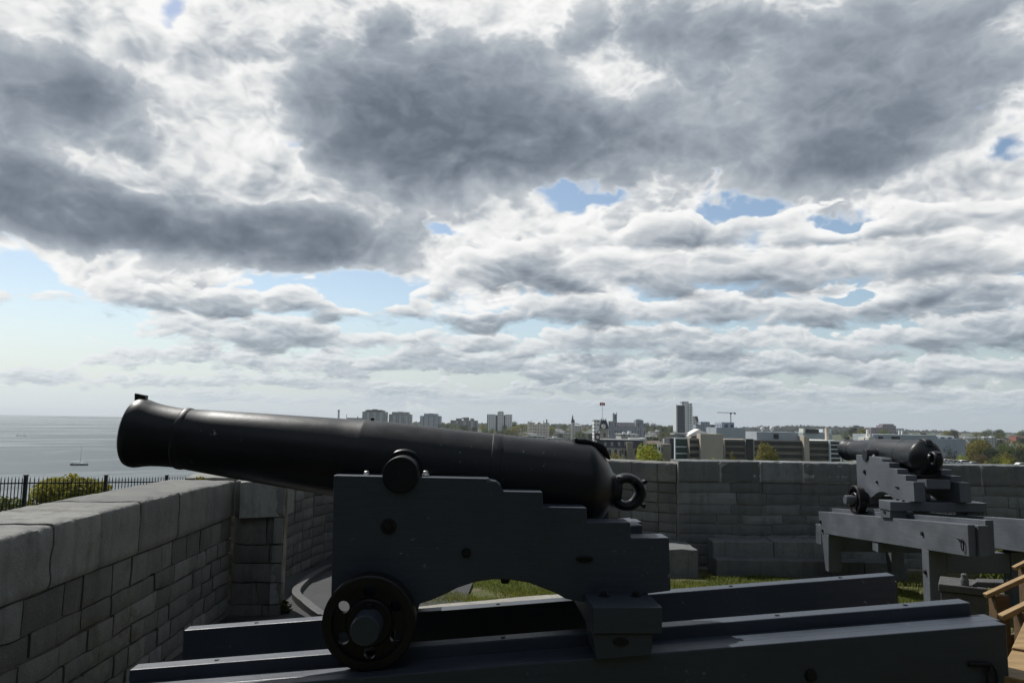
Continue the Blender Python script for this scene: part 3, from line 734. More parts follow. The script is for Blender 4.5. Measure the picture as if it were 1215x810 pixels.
def coping_stones(mb, toner, path, z0, z1, w, over, rnd, lmin, lmax, cg=.005):
    "a run of big capping stones; path is the inner face line, right-hand side is inside"
    segs = [(Vector((a[0], a[1], 0)), Vector((b[0], b[1], 0))) for a, b in zip(path, path[1:])]
    for p0, p1 in segs:
        d = p1-p0; L = d.length; d.normalize(); nrm = Vector((d.y, -d.x, 0)); x = 0
        while x < L-.02:
            l = rnd.uniform(lmin, lmax)
            if L-(x+l) < lmin*.6: l = L-x
            a, b = x+cg, min(x+l, L)-cg; t = rnd.random(); o = rnd.uniform(-.008, .008); dzt = rnd.uniform(-.010, .008)
            n = max(3, int((b-a)/.035))
            prof = [(over+o-.012, z0+.006), (over+o, z0+.03)]+[(over+o+.004*math.sin(k*2.1), z0+(z1-z0)*k/6) for k in range(1, 5)]+[(over+o, z1-.034+dzt), (over+o-.006, z1-.014+dzt), (over+o-.020, z1-.003+dzt), (over+o-.05, z1+dzt)]
            prof += [(over-w*k/9, z1+dzt) for k in range(1, 9)]+[(over-w, z1-.01), (over-w, z0)]
            rows = []
            for i in range(n+1):
                u = a+(b-a)*i/n; edge = min(i, n-i) == 0; row = []
                for (c_, z_) in prof:
                    p = p0+d*u+nrm*c_+Vector((0, 0, z_))
                    k = mnoise.noise(p*5)*.006+mnoise.noise(p*14)*.006+mnoise.noise(p*37)*.0035
                    if z_ > z1-.06:
                        chip = max(0, mnoise.noise(p*6.3+Vector((3, 1, 0)))-.25)*.05+max(0, mnoise.noise(p*15)-.2)*.03
                        if c_ > over-.05: k -= chip
                    if edge: k -= .005
                    p = p+Vector((0, 0, k if c_ < over-.02 else k*.5))+nrm*(k if c_ > over-.1 else 0)
                    row.append(mb.bm.verts.new(p))
                rows.append(row)
            fs = []
            for r0, r1 in zip(rows, rows[1:]):
                for k in range(len(prof)-1): fs.append(mb.bm.faces.new((r0[k], r1[k], r1[k+1], r0[k+1])))
            fs.append(mb.bm.faces.new(rows[0])); fs.append(mb.bm.faces.new(rows[-1][::-1]))
            for f in fs: toner[f] = t
            x += l
def core(path, z0, z1, w, inset, name, parent, m):
    mb = MB()
    for (ax, ay), (bx, by) in zip(path, path[1:]):
        a, b = Vector((ax, ay, 0)), Vector((bx, by, 0)); d = (b-a).normalized(); n = Vector((d.y, -d.x, 0))
        q = [a+n*(-inset), b+n*(-inset), b+n*(-inset-w), a+n*(-inset-w)]
        v = [(p.x, p.y, z0) for p in q]+[(p.x, p.y, z1) for p in q]
        mb.poly(v, [(3,2,1,0),(4,5,6,7),(0,1,5,4),(1,2,6,5),(2,3,7,6),(3,0,4,7)])
    return mb.build(name, m, parent)
WT = 1.545
def make_wall(label, path, z0, ztop, ch, rows, lmin, lmax, clmin, clmax, seed, thick=.74, cm=None, bm_=None, over=.012, name='stone_wall', ncore=99, cw=None, mm=None, cg=.004, cin=.014):
    rnd = random.Random(seed)
    root = empty(name, (path[0][0], path[0][1], 0)); tag(root, label, 'stone wall')
    off = Vector((path[0][0], path[0][1], 0))
    pth = [(p[0]-off.x, p[1]-off.y) for p in path]
    mb = MB(); tn = {}
    for a, b in zip(pth, pth[1:]): wall_blocks(mb, tn, a, b, z0, ztop-ch, rows, lmin, lmax, rnd)
    finish(mb, tn, 'masonry', bm_ or M['stone'], root)
    core(pth[:ncore], z0-.3, ztop-ch+.01, (cw or thick)-.05, .036, 'mortar_core', root, mm or M['mortar'])
    mb = MB(); tn = {}
    coping_stones(mb, tn, pth, ztop-ch, ztop, thick, over, rnd, clmin, clmax, cg)
    finish(mb, tn, 'coping', cm or M['coping'], root)
    core(pth[:ncore], ztop-ch+.012, ztop-.035, (cw or thick)-.08, cin, 'coping_bed', root, mm or M['mortar'])
    return root
R1 = [.235, .165, .17, .15, .165, .16, .155, .15]
# path runs away from us; inside is on the right
make_wall('long grey limestone parapet along the left, its rough top lit by the sun', [(-2.8, -3.0), (-2.97, 4.46), (-3.17, 8.98)], -.1, WT, .425, R1, .22, .56, .50, .90, 3)
make_wall('short stone pier squared across the end of the left parapet, tall blocks in shade', [(-3.17, 9.0), (-2.60, 9.03), (-2.86, 9.75)], -.1, WT-.01, .41, [.31, .21, .22, .25, .23, .22], .26, .52, .53, .7, 11, thick=.5, ncore=2, cw=.2)
BAY = catmull([(-3.3, 9.8), (-3.72, 11.6), (-3.86, 13.6), (-3.66, 15.6), (-2.6, 17.3), (-.6, 17.6), (1.4, 16.2), (3.22, 15.05)], 4)
make_wall('curved stone parapet of the gun bay behind the nearest cannon', BAY, -.6, WT-.03, .38, [.19]*12, .3, .62, .7, 1.2, 5, bm_=M['stone'])
make_wall('straight grey parapet across the back, with pale coping, behind the distant cannon', [(3.24, 14.98), (8.0, 15.05), (22, 15.3)], -.6, WT+.02, .40, [.20, .22, .19, .17, .2, .2, .2, .2], .45, 1.1, .75, 1.35, 8, bm_=M['far_stone'], cm=M['far_stone'], mm=M['pale_mortar'], cg=.016, cin=-.002)
# two long steps at the foot of the back wall and the end block of another
def step(label, x0, x1, y0, y1, z0, z1, n, seed, m, rough=.01):
    rnd = random.Random(seed); root = empty('stone_step', (x0, y0, z0)); tag(root, label, 'step')
    cuts = [0]+sorted(rnd.uniform(.2, .8)*(x1-x0) if n == 2 else (i+rnd.uniform(-.2, .2))*(x1-x0)/n for i in range(1, n))+[x1-x0]
    for a, b in zip(cuts, cuts[1:]):
        mb = MB(); mb.box((a+.006, 0, -.3), (b-.006, y1-y0, z1-z0+rnd.uniform(-.008, .008)))
        bmesh.ops.subdivide_edges(mb.bm, edges=mb.bm.edges[:], cuts=6, use_grid_fill=True)
        for v in mb.bm.verts:
            k = mnoise.noise(v.co*4+Vector((x0, y0, 0)))*rough+mnoise.noise(v.co*13)*rough*.5
            v.co += Vector((k, k, k))
        tn = {f: rnd.random() for f in mb.bm.faces}
        t0 = rnd.random(); tn = {f: t0 for f in mb.bm.faces}
        lay = mb.bm.loops.layers.color.new('tone')
        for f in mb.bm.faces:
            for l in f.loops: l[lay] = (t0,)*3+(1,)
        mb.build('step_stone', m, root, bevel=.018)
    return root
step('lower long stone step below the back wall, its front edge on the grass', 3.75, 7.2, 14.18, 14.52, -.45, -.16, 2, 2, M['far_stone'])
step('upper long stone step against the foot of the back wall', 3.78, 7.1, 14.53, 14.97, -.45, .13, 2, 4, M['far_stone'])
step('stone block with a sunlit flat top beside the end of the nearest carriage', 1.6, 3.36, 13.9, 14.93, -.42, .06, 2, 6, M['far_stone'], .014)

# ------------------------------------------------------------------ turf with real blades
def grass(name, area, n, h, cols, seed, fz):
    rnd = random.Random(seed); mb = MB(); bm = mb.bm
    for _ in range(n):
        x, y = area(rnd)
        if x is None: continue
        z = fz(x, y)-.005; a = rnd.random()*math.tau; hh = h*rnd.uniform(.4, 1.3)*(1+.8*mnoise.noise(Vector((x*1.7, y*1.7, 0)))); w = .006+.006*rnd.random()
        dx, dy = math.cos(a)*w, math.sin(a)*w; lx, ly = rnd.gauss(0, .4)*hh, rnd.gauss(0, .4)*hh
        v = [bm.verts.new((x-dx, y-dy, z)), bm.verts.new((x+dx, y+dy, z)), bm.verts.new((x+lx, y+ly, z+hh))]
        bm.faces.new(v)
    o = mb.build(name, cols, fix=False); return o
M['blade'] = leafy('grass_blades', (.14, .165, .04), .45, (1.6, 1.2, .7))
def ar(rnd):
    while True:
        k = rnd.random()
        if k < .42: x, y = rnd.uniform(-1.6, 1.5), rnd.uniform(9.3, 13.2)
        elif k < .8: x, y = rnd.uniform(1.5, 6.2), rnd.uniform(10.6, 14.15)
        else: x, y = rnd.uniform(4.6, 11.5), rnd.uniform(7.5, 14.6)
        if x > 2.3 and x < 3.4 and y > 13.3: continue
        if mnoise.noise(Vector((x*.8+4, y*.8, 3)))+.25 < rnd.random()*.35: continue
        return x, y
o = grass('grass', ar, 52000, .055, M['blade'], 3, gz_turf); o['kind'] = 'stuff'; o['label'] = 'short green and straw coloured turf between the guns and the back wall'

# ------------------------------------------------------------------ iron fence on the bank
def make_fence():
    root = empty('iron_fence', (-14.54, 23, -3.6)); tag(root, 'black iron picket fence on the bank beyond the left wall, the lake behind it', 'fence')
    o0 = Vector((-14.54, 23, -3.6))
    posts = []
    for px, Y in ((-58, 20.9), (31, 23.0), (126, 25.4), (198, 28.0), (258, 30.6)):
        p = W(px, 564.0, Y); posts.append(p)
    H = 1.72
    for p in posts:
        mb = MB(); b = p-o0; mb.box((b.x-.045, b.y-.045, b.z-H-.3), (b.x+.045, b.y+.045, b.z+.0)); mb.box((b.x-.055, b.y-.055, b.z), (b.x+.055, b.y+.055, b.z+.03)); mb.build('post', M['fence'], root, bevel=.006)
    for a, b in zip(posts, posts[1:]):
        for dz in (-.22, -1.45):
            mb = MB(); mb.tube([a-o0+Vector((0, 0, dz)), b-o0+Vector((0, 0, dz))], .024, 6); mb.build('rail', M['fence'], root)
        n = 19
        for k in range(1, n+1):
            p = a.lerp(b, k/(n+1))-o0
            mb = MB(); mb.cyl((p.x, p.y, p.z-1.55), (p.x, p.y, p.z-.11), .014, seg=6); mb.cyl((p.x, p.y, p.z-.11), (p.x, p.y, p.z-.03), .014, .003, 6); mb.build('picket', M['fence'], root)
make_fence()

# ------------------------------------------------------------------ leaves
def crown_bm(mb, rnd, lobes, n, size, flat=.6):
    bm = mb.bm; tot = sum(l[3]*l[4]*l[5] for l in lobes)
    for (cx, cy, cz, rx, ry, rz) in lobes:
        k = int(n*rx*ry*rz/tot)+1
        for _ in range(k):
            v = Vector((rnd.gauss(0, 1), rnd.gauss(0, 1), rnd.gauss(0, 1))).normalized()
            r = rnd.random()**.33
            lump = 1+.22*mnoise.noise(Vector((v.x*2.2+cx, v.y*2.2+cy, v.z*2.2+cz)))+.12*mnoise.noise(Vector((v.x*5+cx, v.y*5, v.z*5)))
            r = (.5+.5*r)*lump
            c = Vector((cx+v.x*rx*r, cy+v.y*ry*r, cz+v.z*rz*r))
            s = size*rnd.uniform(.55, 1.35)
            nn = (v+Vector((rnd.gauss(0, .7), rnd.gauss(0, .7), rnd.gauss(0, .7)+.35))).normalized()
            a = nn.orthogonal().normalized(); b = nn.cross(a); t = rnd.random()*math.tau
            a, b = a*math.cos(t)+b*math.sin(t), b*math.cos(t)-a*math.sin(t)
            bm.faces.new([bm.verts.new(c-a*s), bm.verts.new(c+b*s*flat), bm.verts.new(c+a*s), bm.verts.new(c-b*s*flat)])
def make_bush(label, base, lobes, n, size, m, seed, stems=5, name='shrub'):
    rnd = random.Random(seed); root = empty(name, base); tag(root, label, 'shrub')
    mb = MB(); crown_bm(mb, rnd, lobes, n, size); mb.build('foliage', m, root, fix=False)
    mb = MB()
    for k in range(stems):
        l = rnd.choice(lobes); mb.tube([(l[0]*.3, l[1]*.3, -.3), (l[0]*.7, l[1]*.7, l[2]*.5), (l[0], l[1], l[2]+l[5]*.5)], [.03, .02, .008], 6)
    mb.build('stem', plain('shrub_stem', (.06, .045, .03), .9), root)
    return root
M['bush'] = leafy('bush_leaves', (.25, .255, .04), .4, (1.5, 1.1, .6))
p = W(84, 585, 30); zb = gz(p.x, p.y)
make_bush('broad yellow-green shrub behind the iron fence, sprays poking above it', (p.x, p.y, zb), [(0, 0, p.z-zb-.05, 1.25, .9, .72), (-.85, .2, p.z-zb-.15, .7, .8, .7), (.75, 0, p.z-zb-.1, .75, .7, .65), (.1, 0, p.z-zb-.75, 1.2, .9, .5), (-.3, 0, (p.z-zb)*.35, 1.2, .9, .7), (.4, 0, (p.z-zb)*.2, 1.1, .9, .6), (.05, 0, p.z-zb+.5, .25, .3, .3), (.45, 0, p.z-zb+.35, .3, .3, .25)], 12500, .075, M['bush'], 4)
p = W(14, 603, 27); zb = gz(p.x, p.y)
make_bush('lower darker green shrub at the left edge behind the iron fence', (p.x, p.y, zb), [(0, 0, p.z-zb-.2, .75, .7, .55), (.5, 0, p.z-zb-.35, .5, .6, .45), (-.6, 0, p.z-zb-.1, .6, .6, .55), (0, 0, (p.z-zb)*.4, 1.0, .8, .7), (.1, 0, (p.z-zb)*.15, 1.0, .8, .5)], 6500, .07, leafy('dark_bush_leaves', (.13, .155, .03), .4), 5)
p = W(238, 566, 9.6)
make_bush('small yellow-leaved sprig showing over the left wall beneath the barrel', (p.x, p.y, p.z-.35), [(0, 0, .30, .085, .09, .06), (.05, 0, .22, .12, .1, .08)], 260, .022, leafy('sprig_leaves', (.17, .14, .02), .3), 6, 3, 'sprig')
# moss and weeds at the foot of the pier
p = Vector((-2.58, 9.15, 0))
make_bush('small dark green weed at the foot of the stone pier', (p.x, p.y, 0), [(0, 0, .07, .08, .08, .09)], 160, .025, leafy('weed_leaves', (.035, .05, .012), .35), 7, 3, 'weed')

# ------------------------------------------------------------------ the wooden stair at the right
def wood(name, col):
    m, g, b, P = mat(name)
    st = g.vm('MULTIPLY', P, (1.5, 14, 14)); n = g.noise(st, 1.5, 6, .6, .4)[0]; n2 = g.noise(P, 3, 5, .6)[0]
    c = g.mix(g.mr(n, .3, .7), tuple(x*.62 for x in col), tuple(x*1.2 for x in col)); c = g.mix(g.mr(n2, .5, .7, 0, .4), c, tuple(x*.6 for x in col))
    g.nt.links.new(c, b.inputs['Base Color']); b.inputs['Roughness'].default_value = .7; bump(g, b, n, .004); return m
M['wood'] = wood('stained_brown_timber', (.12, .07, .032)); M['wood2'] = wood('weathered_stair_board', (.31, .20, .085))
def bar(mb, a, b, w, h):
    "plank from a to b, w across (level), h deep, its top on the line"
    a, b = Vector(a), Vector(b); d = (b-a).normalized(); s = d.cross(Vector((0, 0, 1))).normalized()*w/2; u = s.cross(d).normalized()*-h
    if u.z > 0: u = -u
    q = []
    for p in (a, b): q += [p-s, p+s, p+s+u, p-s+u]
    mb.poly(q, [(0,1,2,3),(7,6,5,4),(0,4,5,1),(1,5,6,2),(2,6,7,3),(3,7,4,0)])
def make_railing(label, px0, py0, px1, py1, Y, ext, posts):
    a, b = W(px0, py0, Y), W(px1, py1, Y); b = a+(b-a)*ext
    root = empty('handrail', (a.x, a.y, 0)); tag(root, label, 'handrail'); o = Vector((a.x, a.y, 0))
    mb = MB(); bar(mb, a-o, b-o, .055, .035); mb.build('top_rail', M['wood2'], root, bevel=.006)
    mb = MB(); bar(mb, a-o+Vector((.1, 0, -.34)), b-o+Vector((0, 0, -.34)), .035, .08); mb.build('lower_rail', M['wood'], root, bevel=.005)
    mb = MB(); bar(mb, a-o+Vector((.05, .01, -.42)), b-o+Vector((0, .01, -.42)), .03, .42); mb.build('side_board', M['wood'], root)
    for t in posts:
        p = a.lerp(b, t)-o; mb = MB(); mb.box((p.x-.05, p.y-.05, .0), (p.x+.05, p.y+.05, p.z-.05)); mb.build('post', M['wood'], root, bevel=.005)
make_railing('brown wooden handrail at the right edge, farthest and topmost of the three', 1202, 672, 1215, 665.5, 7.3, 12, (.1, .5, .95))
make_railing('middle brown wooden handrail of three at the right edge, blunt end by the low box', 1168, 704, 1215, 682.5, 6.0, 5, (.07, .3, .6, .95))
make_railing('brown wooden handrail nearest above the stair, starting by the corner of the nearest gun platform', 1186, 729, 1215, 715, 5.0, 7, (.15, .5, .95))
a, b = W(1184, 799, 4.0), W(1215, 746, 4.9)
root = empty('wooden_stair', (a.x, a.y, 0)); tag(root, 'sunlit tan timber stair boards at the bottom right corner', 'stair'); o = Vector((a.x, a.y, 0))
d = (b-a); d.z = 0; d.normalize(); s = Vector((d.y, -d.x, 0))
mb = MB()
for k, (t0, t1, dz) in enumerate(((-.02, .55, 0.), (.56, 1.25, .012), (1.26, 2.0, .0), (2.01, 2.8, .008))):
    mb = MB(); p0, p1 = d*t0+Vector((0, 0, a.z+dz)), d*t1+Vector((0, 0, a.z+dz+(.03 if k else 0)))
    q = [p0, p1, p1+s*1.1, p0+s*1.1]; v = q+[x-Vector((0, 0, .05)) for x in q]
    mb.poly(v, [(0,1,2,3),(7,6,5,4),(0,4,5,1),(1,5,6,2),(2,6,7,3),(3,7,4,0)]); mb.build('tread_board', M['wood2'], root, bevel=.005)
mb = MB(); q = [d*-.02+s*.03+Vector((0, 0, a.z-.055)), d*2.8+s*.03+Vector((0, 0, a.z-.055)), d*2.8+s*.08+Vector((0, 0, a.z-.055)), d*-.02+s*.08+Vector((0, 0, a.z-.055))]
v = q+[x-Vector((0, 0, .25)) for x in q]; mb.poly(v, [(0,1,2,3),(7,6,5,4),(0,4,5,1),(1,5,6,2),(2,6,7,3),(3,7,4,0)]); mb.build('stringer', M['wood'], root, bevel=.005)
for t in (.15, 1.4, 2.6):
    mb = MB(); p = d*t+s*.15; mb.box((p.x-.05, p.y-.05, 0), (p.x+.05, p.y+.05, a.z-.06)); mb.build('post', M['wood'], root, bevel=.005)
# low grey box under the distant platform with odds and ends on it
a = W(1113, 690, 8.55); b = W(1171, 690, 8.55)
M['box_stone'] = stone('dark_box_stone', (.13, .135, .135), moss=.1)
root = empty('stone_box', (a.x, a.y, 0)); tag(root, 'low grey box with a ledged lid on the ground below the distant gun platform', 'box')
wd = (b.x-a.x)*.86; top = W(1113, 692, 8.55).z; root.rotation_euler = (0, 0, R(-31))
mb = MB(); mb.box((.02, .02, -.1), (wd-.02, .5, top-.085)); mb.build('body', M['box_stone'], root, bevel=.01)
mb = MB(); mb.box((0, 0, top-.08), (wd, .52, top)); mb.build('lid', M['box_stone'], root, bevel=.012)
mb = MB(); mb.lathe([(0, .042), (.05, .045), (.07, .036), (.085, .03), (.11, .03), (.12, .02)], 18, Matrix.Rotation(-math.pi/2, 4, 'Y')); t_ = mb.build('stone_post', M['far_stone'], smooth=40, loc=(a.x+wd*.55, a.y-.06, top+.001)); tag(t_, 'small pale rounded peg standing on the low grey box', 'peg')
mb = MB(); mb.prism([(0, 0), (.26, .0), (.30, .07), (.05, .05)], 0, .22); t_ = mb.build('stone_slab', M['box_stone'], bevel=.008, loc=(a.x+wd*.66, a.y-.10, top+.001)); t_.rotation_euler = (0, 0, R(-31)); tag(t_, 'small tilted grey slab lying on the low grey box', 'slab')

p = W(1206, 645, 12.6); zb = gz_fort(p.x, p.y)
make_bush('leafy bush glimpsed behind the distant gun platform, above the handrails', (p.x, p.y, zb), [(0, 0, .40, .55, .5, .42), (.5, .1, .45, .6, .5, .45), (1.1, -.1, .5, .6, .5, .5)], 2600, .05, leafy('sunny_bush_leaves', (.12, .15, .03), .4), 9)

# added stone block, out of view, that shades the guns from the sky behind
root = empty('added_shade_block', (1.5, -3.6, 0)); tag(root, 'tall dark stone block added out of view behind the guns to shade them', 'added shade block')
M['dark_stone'] = stone('shade_block_stone', (.082, .092, .104), moss=.3)
mb = MB(); mb.box((-16, -8, -1), (20, 0, 7.6)); mb.build('wall', M['dark_stone'], root)
mb = MB(); mb.box((-16.3, -8.3, 7.6), (20.3, .3, 8.1)); mb.build('cornice', M['dark_stone'], root, bevel=.03)
for x in (-11, -5, 1, 7, 13):
    mb = MB(); mb.box((x, .004, 3.0), (x+.9, .05, 4.5)); w_ = mb.build('window', M['dark_bolt'], root); mb = MB(); mb.box((x-.1, .0, 2.85), (x+1.0, .12, 2.99)); mb.build('sill', M['dark_stone'], w_)  # windows and sills invented for the unseen block
# ------------------------------------------------------------------ the town across the water
F = {}
F['pale_tower'] = facade('pale_tower_front', (.80, .82, .82), (.07, .09, .11), 3.0, 3.1, .55, .42)
F['dark_flats'] = facade('dark_flats_front', (.30, .31, .30), (.07, .09, .10), 3.4, 3.0, .6, .5)
F['blue_flats'] = facade('blue_grey_flats_front', (.36, .40, .46), (.06, .09, .14), 3.2, 3.0, .55, .6)
F['brown_flats'] = facade('brown_flats_front', (.25, .22, .21), (.07, .08, .09), 3.4, 3.0, .55, .45)
F['cream'] = facade('cream_stone_front', (.70, .64, .55), (.14, .14, .14), 3.4, 3.8, .35, .45)
F['cathedral'] = facade('blue_grey_limestone', (.28, .31, .34), (.07, .08, .09), 4.5, 9., .25, .55)
F['lime'] = facade('grey_limestone_front', (.40, .385, .34), (.08, .085, .09), 2.6, 3.6, .34, .5)
F['concrete'] = plain('board_concrete', (.46, .42, .35), .9, .10, .2)
F['brownband'] = plain('brown_precast_band', (.25, .225, .19), .9, .15, .3)
F['darkglass'] = plain('dark_window_glass', (.018, .024, .026), .15, .2, .3, .5)
F['greenglass'] = plain('green_window_glass', (.03, .075, .068), .12, .2, .3, .5)
F['bluepanel'] = plain('blue_grey_cladding', (.36, .41, .45), .6, .1, .2)
F['whiteframe'] = plain('pale_blue_white_frame', (.66, .72, .75), .6, .08, .3)
F['white'] = plain('white_paint', (.75, .75, .73), .6, .06, .5)
F['slate'] = plain('dark_slate_roof', (.05, .055, .065), .7, .25, .3)
F['navy'] = facade('navy_glass_side', (.045, .06, .09), (.03, .035, .05), 4., 3.1, .7, .4)
F['greyroof'] = plain('grey_flat_roof', (.33, .34, .34), .9, .12, .1)
F['purple'] = facade('purple_brown_front', (.26, .21, .24), (.09, .09, .12), 4.2, 3.3, .6, .45)
F['tan'] = facade('tan_brick_front', (.52, .42, .31), (.08, .08, .08), 3., 3.3, .4, .45)
F['red'] = facade('red_brick_front', (.45, .14, .11), (.08, .07, .07), 3., 3.3, .4, .45)
F['greyhouse'] = facade('grey_house_front', (.42, .42, .40), (.09, .09, .1), 2.6, 2.9, .36, .45)
F['whitehouse'] = facade('white_house_front', (.62, .61, .57), (.09, .09, .1), 2.6, 2.9, .36, .45)
F['brownroof'] = plain('brown_shingle_roof', (.13, .105, .09), .9, .2, .5)
F['steel'] = plain('painted_steel', (.30, .31, .32), .5, .1, .5)
F['clock'] = plain('pale_clock_face', (.75, .74, .70), .5, .05, 1)
F['redcloth'] = plain('red_flag_cloth', (.55, .02, .03), .8, .1, 1)
def X(px, Y, py=500): return W(px, py, Y).x
def Z(py, Y, px=700): return W(px, py, Y).z
class Bld:
    "a building whose front stands Y metres ahead; parts are given by where they show on that front"
    def __init__(s, name, label, cat, Y, px, group=None, base=None):
        s.Y = Y; x = X(px, Y); z = gz(x, Y) if base is None else base
        s.o = Vector((x, Y, z)); s.root = empty(name, s.o); tag(s.root, label, cat, group)
    def q(s, px, py): p = W(px, py, s.Y)-s.o; return p.x, p.z
    def box(s, part, m, x0, y0, x1, y1=None, d=14., dy=0., bevel=0, parent=None):
        a, b = s.q(x0, y0), s.q(x1, y0)
        z0 = -1.0 if y1 is None else s.q(x0, y1)[1]
        mb = MB(); mb.box((a[0], dy, z0), (b[0], dy+d, (a[1]+b[1])/2)); return mb.build(part, m, parent or s.root, bevel=bevel)
    def gable(s, part, m, x0, x1, ye, yr, d=10., dy=0., over=.3, end=False):
        a, b = s.q(x0, ye), s.q(x1, ye); zr = s.q(x0, yr)[1]; mb = MB()
        if end: mb.prism([(a[0], a[1]), (b[0], a[1]), ((a[0]+b[0])/2, zr)], dy, dy+d)
        else:
            mb.poly([(a[0]-over, dy-over, a[1]), (b[0]+over, dy-over, a[1]), (b[0]+over, dy+d+over, a[1]), (a[0]-over, dy+d+over, a[1]), (a[0]-over, dy+d/2, zr), (b[0]+over, dy+d/2, zr)],
                    [(0,1,5,4),(2,3,4,5),(0,4,3),(1,2,5),(3,2,1,0)])
        return mb.build(part, m, s.root)
    def cyl(s, part, m, px, y0, y1, r, r1=None, dy=0., seg=16):
        a, b = s.q(px, y0), s.q(px, y1); mb = MB(); mb.cyl((a[0], dy, b[1]), (a[0], dy, a[1]), r, r1, seg); return mb.build(part, m, s.root)

# far left of the town
b = Bld('smokestack', 'thin grey smokestack on the horizon, leftmost thing of the skyline', 'chimney', 2200, 402)
b.cyl('shaft', F['bluepanel'], 402, 487.5, 500, 2.9, 2.5); b.cyl('cap', F['slate'], 402, 486, 487.6, 3.0)
b = Bld('long_low_building', 'long low dark building with a small mast, left of the apartment blocks', 'building', 1900, 411)
b.box('wall', F['brown_flats'], 411, 495.5, 431, d=30); b.cyl('mast', F['slate'], 411.4, 491.5, 496, .7); b.box('chimney', F['slate'], 424, 493.8, 425, 496, d=2)
def flats(label, Y, x0, x1, yt, m, steps, d=26):
    b = Bld('apartment_block', label, 'apartment block', Y, x0)
    b.box('wall', m, x0, yt+2.2, x1, d=d)
    for a, c, y in steps: b.box('upper_storeys', m, a, y, c, yt+2.3, d=d-4, dy=2)
    for k in range(3):
        xx = x0+(x1-x0)*(.2+.28*k); b.box('balcony_stack', F['bluepanel'], xx, yt+3.2, xx+(x1-x0)*.09, d=1.4, dy=-1.4)
    b.box('plant_room', F['slate'], (x0+x1)/2-3, yt-.8, (x0+x1)/2+2.5, yt+.6, d=8, dy=8)
    return b
flats('leftmost grey-green apartment block above the barrel, with a rounded stepped top', 1500, 430, 458, 486, F['dark_flats'], [(433, 455, 486.6), (435, 453, 486)])
flats('grey-green apartment block second from the left above the barrel, flat dark top', 1520, 461.5, 487.5, 489, F['dark_flats'], [(465, 484.5, 488.6)])
b = flats('blue-grey square apartment block with dark vertical stripes above the barrel', 1450, 498.5, 522.8, 491, F['blue_flats'], [(503, 519, 490.6)])
for k in range(4): b.box('pier_strip', F['bluepanel'], 499.5+k*6, 493.8, 501.8+k*6, d=.8, dy=-.8)
flats('low dark brown apartment block with a broken stepped roofline', 1300, 534.5, 566.5, 496.3, F['brown_flats'], [(541, 547, 496.2), (550, 556, 495), (558, 562, 496.3)])
b = Bld('slab_tower', 'pale triple slab tower block with dark recesses above the middle of the barrel', 'tower block', 1100, 578)
for x0, x1, y, dy in ((579, 588.2, 491.3, 0), (590.4, 597.8, 488.4, -3), (599.6, 607.8, 491.6, 0)): b.box('slab', F['pale_tower'], x0, y, x1, d=18, dy=dy)
for x0, x1 in ((588.2, 590.4), (597.8, 599.6)): b.box('recess', F['darkglass'], x0, 492.2, x1, d=13, dy=3)
b.box('side_wall', F['slate'], 578, 491.4, 579, d=17, dy=.5); b.box('roof_plant', F['slate'], 592, 487.8, 596.4, 489, d=8, dy=3)
b = Bld('stone_hall', 'cream stone hall with grey gabled roofs right of the pale slab tower', 'building', 1000, 626)
b.box('tower', F['cream'], 626, 499.8, 629, d=8, dy=-2); b.box('wall', F['cream'], 629, 503.5, 652, d=18)
b.gable('roof', F['slate'], 629, 634.5, 503.6, 501, 18); b.gable('roof', F['slate'], 645, 652, 503.6, 501.5, 18)
b.box('centre_block', F['cream'], 634.5, 503.2, 644.5, d=20, dy=-2.5); b.gable('gable', F['cream'], 635.5, 643.5, 503.2, 500, 20, -2.5, end=True)
b.box('chimney', F['slate'], 648.4, 497.2, 649.8, 502, d=2, dy=8); b.box('chimney', F['cream'], 645, 498.5, 646, 502, d=2, dy=8); b.box('chimney', F['cream'], 630, 498.8, 631, 501.5, d=2, dy=8)
b = Bld('church', 'white church with a thin dark spire left of the clock tower', 'church', 900, 678)
b.box('tower', F['whitehouse'], 678, 501, 682, d=4, dy=0); b.cyl('spire', F['slate'], 679.6, 491.5, 501, 1.9, .1, 2, 8)
b.cyl('turret', F['slate'], 681.4, 497.5, 501.5, 1.0, .2, 2, 8)
b.box('nave', F['whitehouse'], 680, 505, 690.5, d=9, dy=4.3); b.gable('roof', F['greyroof'], 682, 690.5, 505, 503, 9, 4.3)
b = Bld('office_block', 'plain grey block half hidden behind the clock tower', 'building', 700, 705)
b.box('wall', F['pale_tower'], 705, 498.4, 716, d=16); b.box('roof_edge', F['greyroof'], 704.8, 498, 716.2, 498.5, d=16.5, dy=-.3)

# the clock tower building
Yc = 330
b = Bld('clock_tower', 'dark mansard clock tower with a pale round clock and flagpole on top', 'tower', Yc, 711)
b.box('wall', F['lime'], 711.5, 508.5, 722, d=4)
mb = MB(); a, c = b.q(710.6, 508.5), b.q(722.6, 508.5); t0, t1 = b.q(713.8, 498), b.q(719.8, 498)
mb.poly([(a[0], -.3, a[1]), (c[0], -.3, a[1]), (c[0], 4.3, a[1]), (a[0], 4.3, a[1]), (t0[0], .9, t0[1]), (t1[0], .9, t0[1]), (t1[0], 3.1, t0[1]), (t0[0], 3.1, t0[1])], [(0,1,5,4),(1,2,6,5),(2,3,7,6),(3,0,4,7),(4,5,6,7)])
b_roof = mb.build('mansard_roof', F['slate'], b.root)
b.box('cornice', F['greyroof'], 710.2, 508.2, 723, 509.3, d=4.8, dy=-.5)
for px in (714, 716.8, 719.4): b.box('finial', F['slate'], px-.35, 496.2, px+.35, 498.2, d=.3, dy=1.6)
a = b.q(716, 505.6); mb = MB(); mb.cyl((a[0], -.75, a[1]), (a[0], .6, a[1]), .92, seg=28); ck = mb.build('clock_face', F['clock'], b.root)
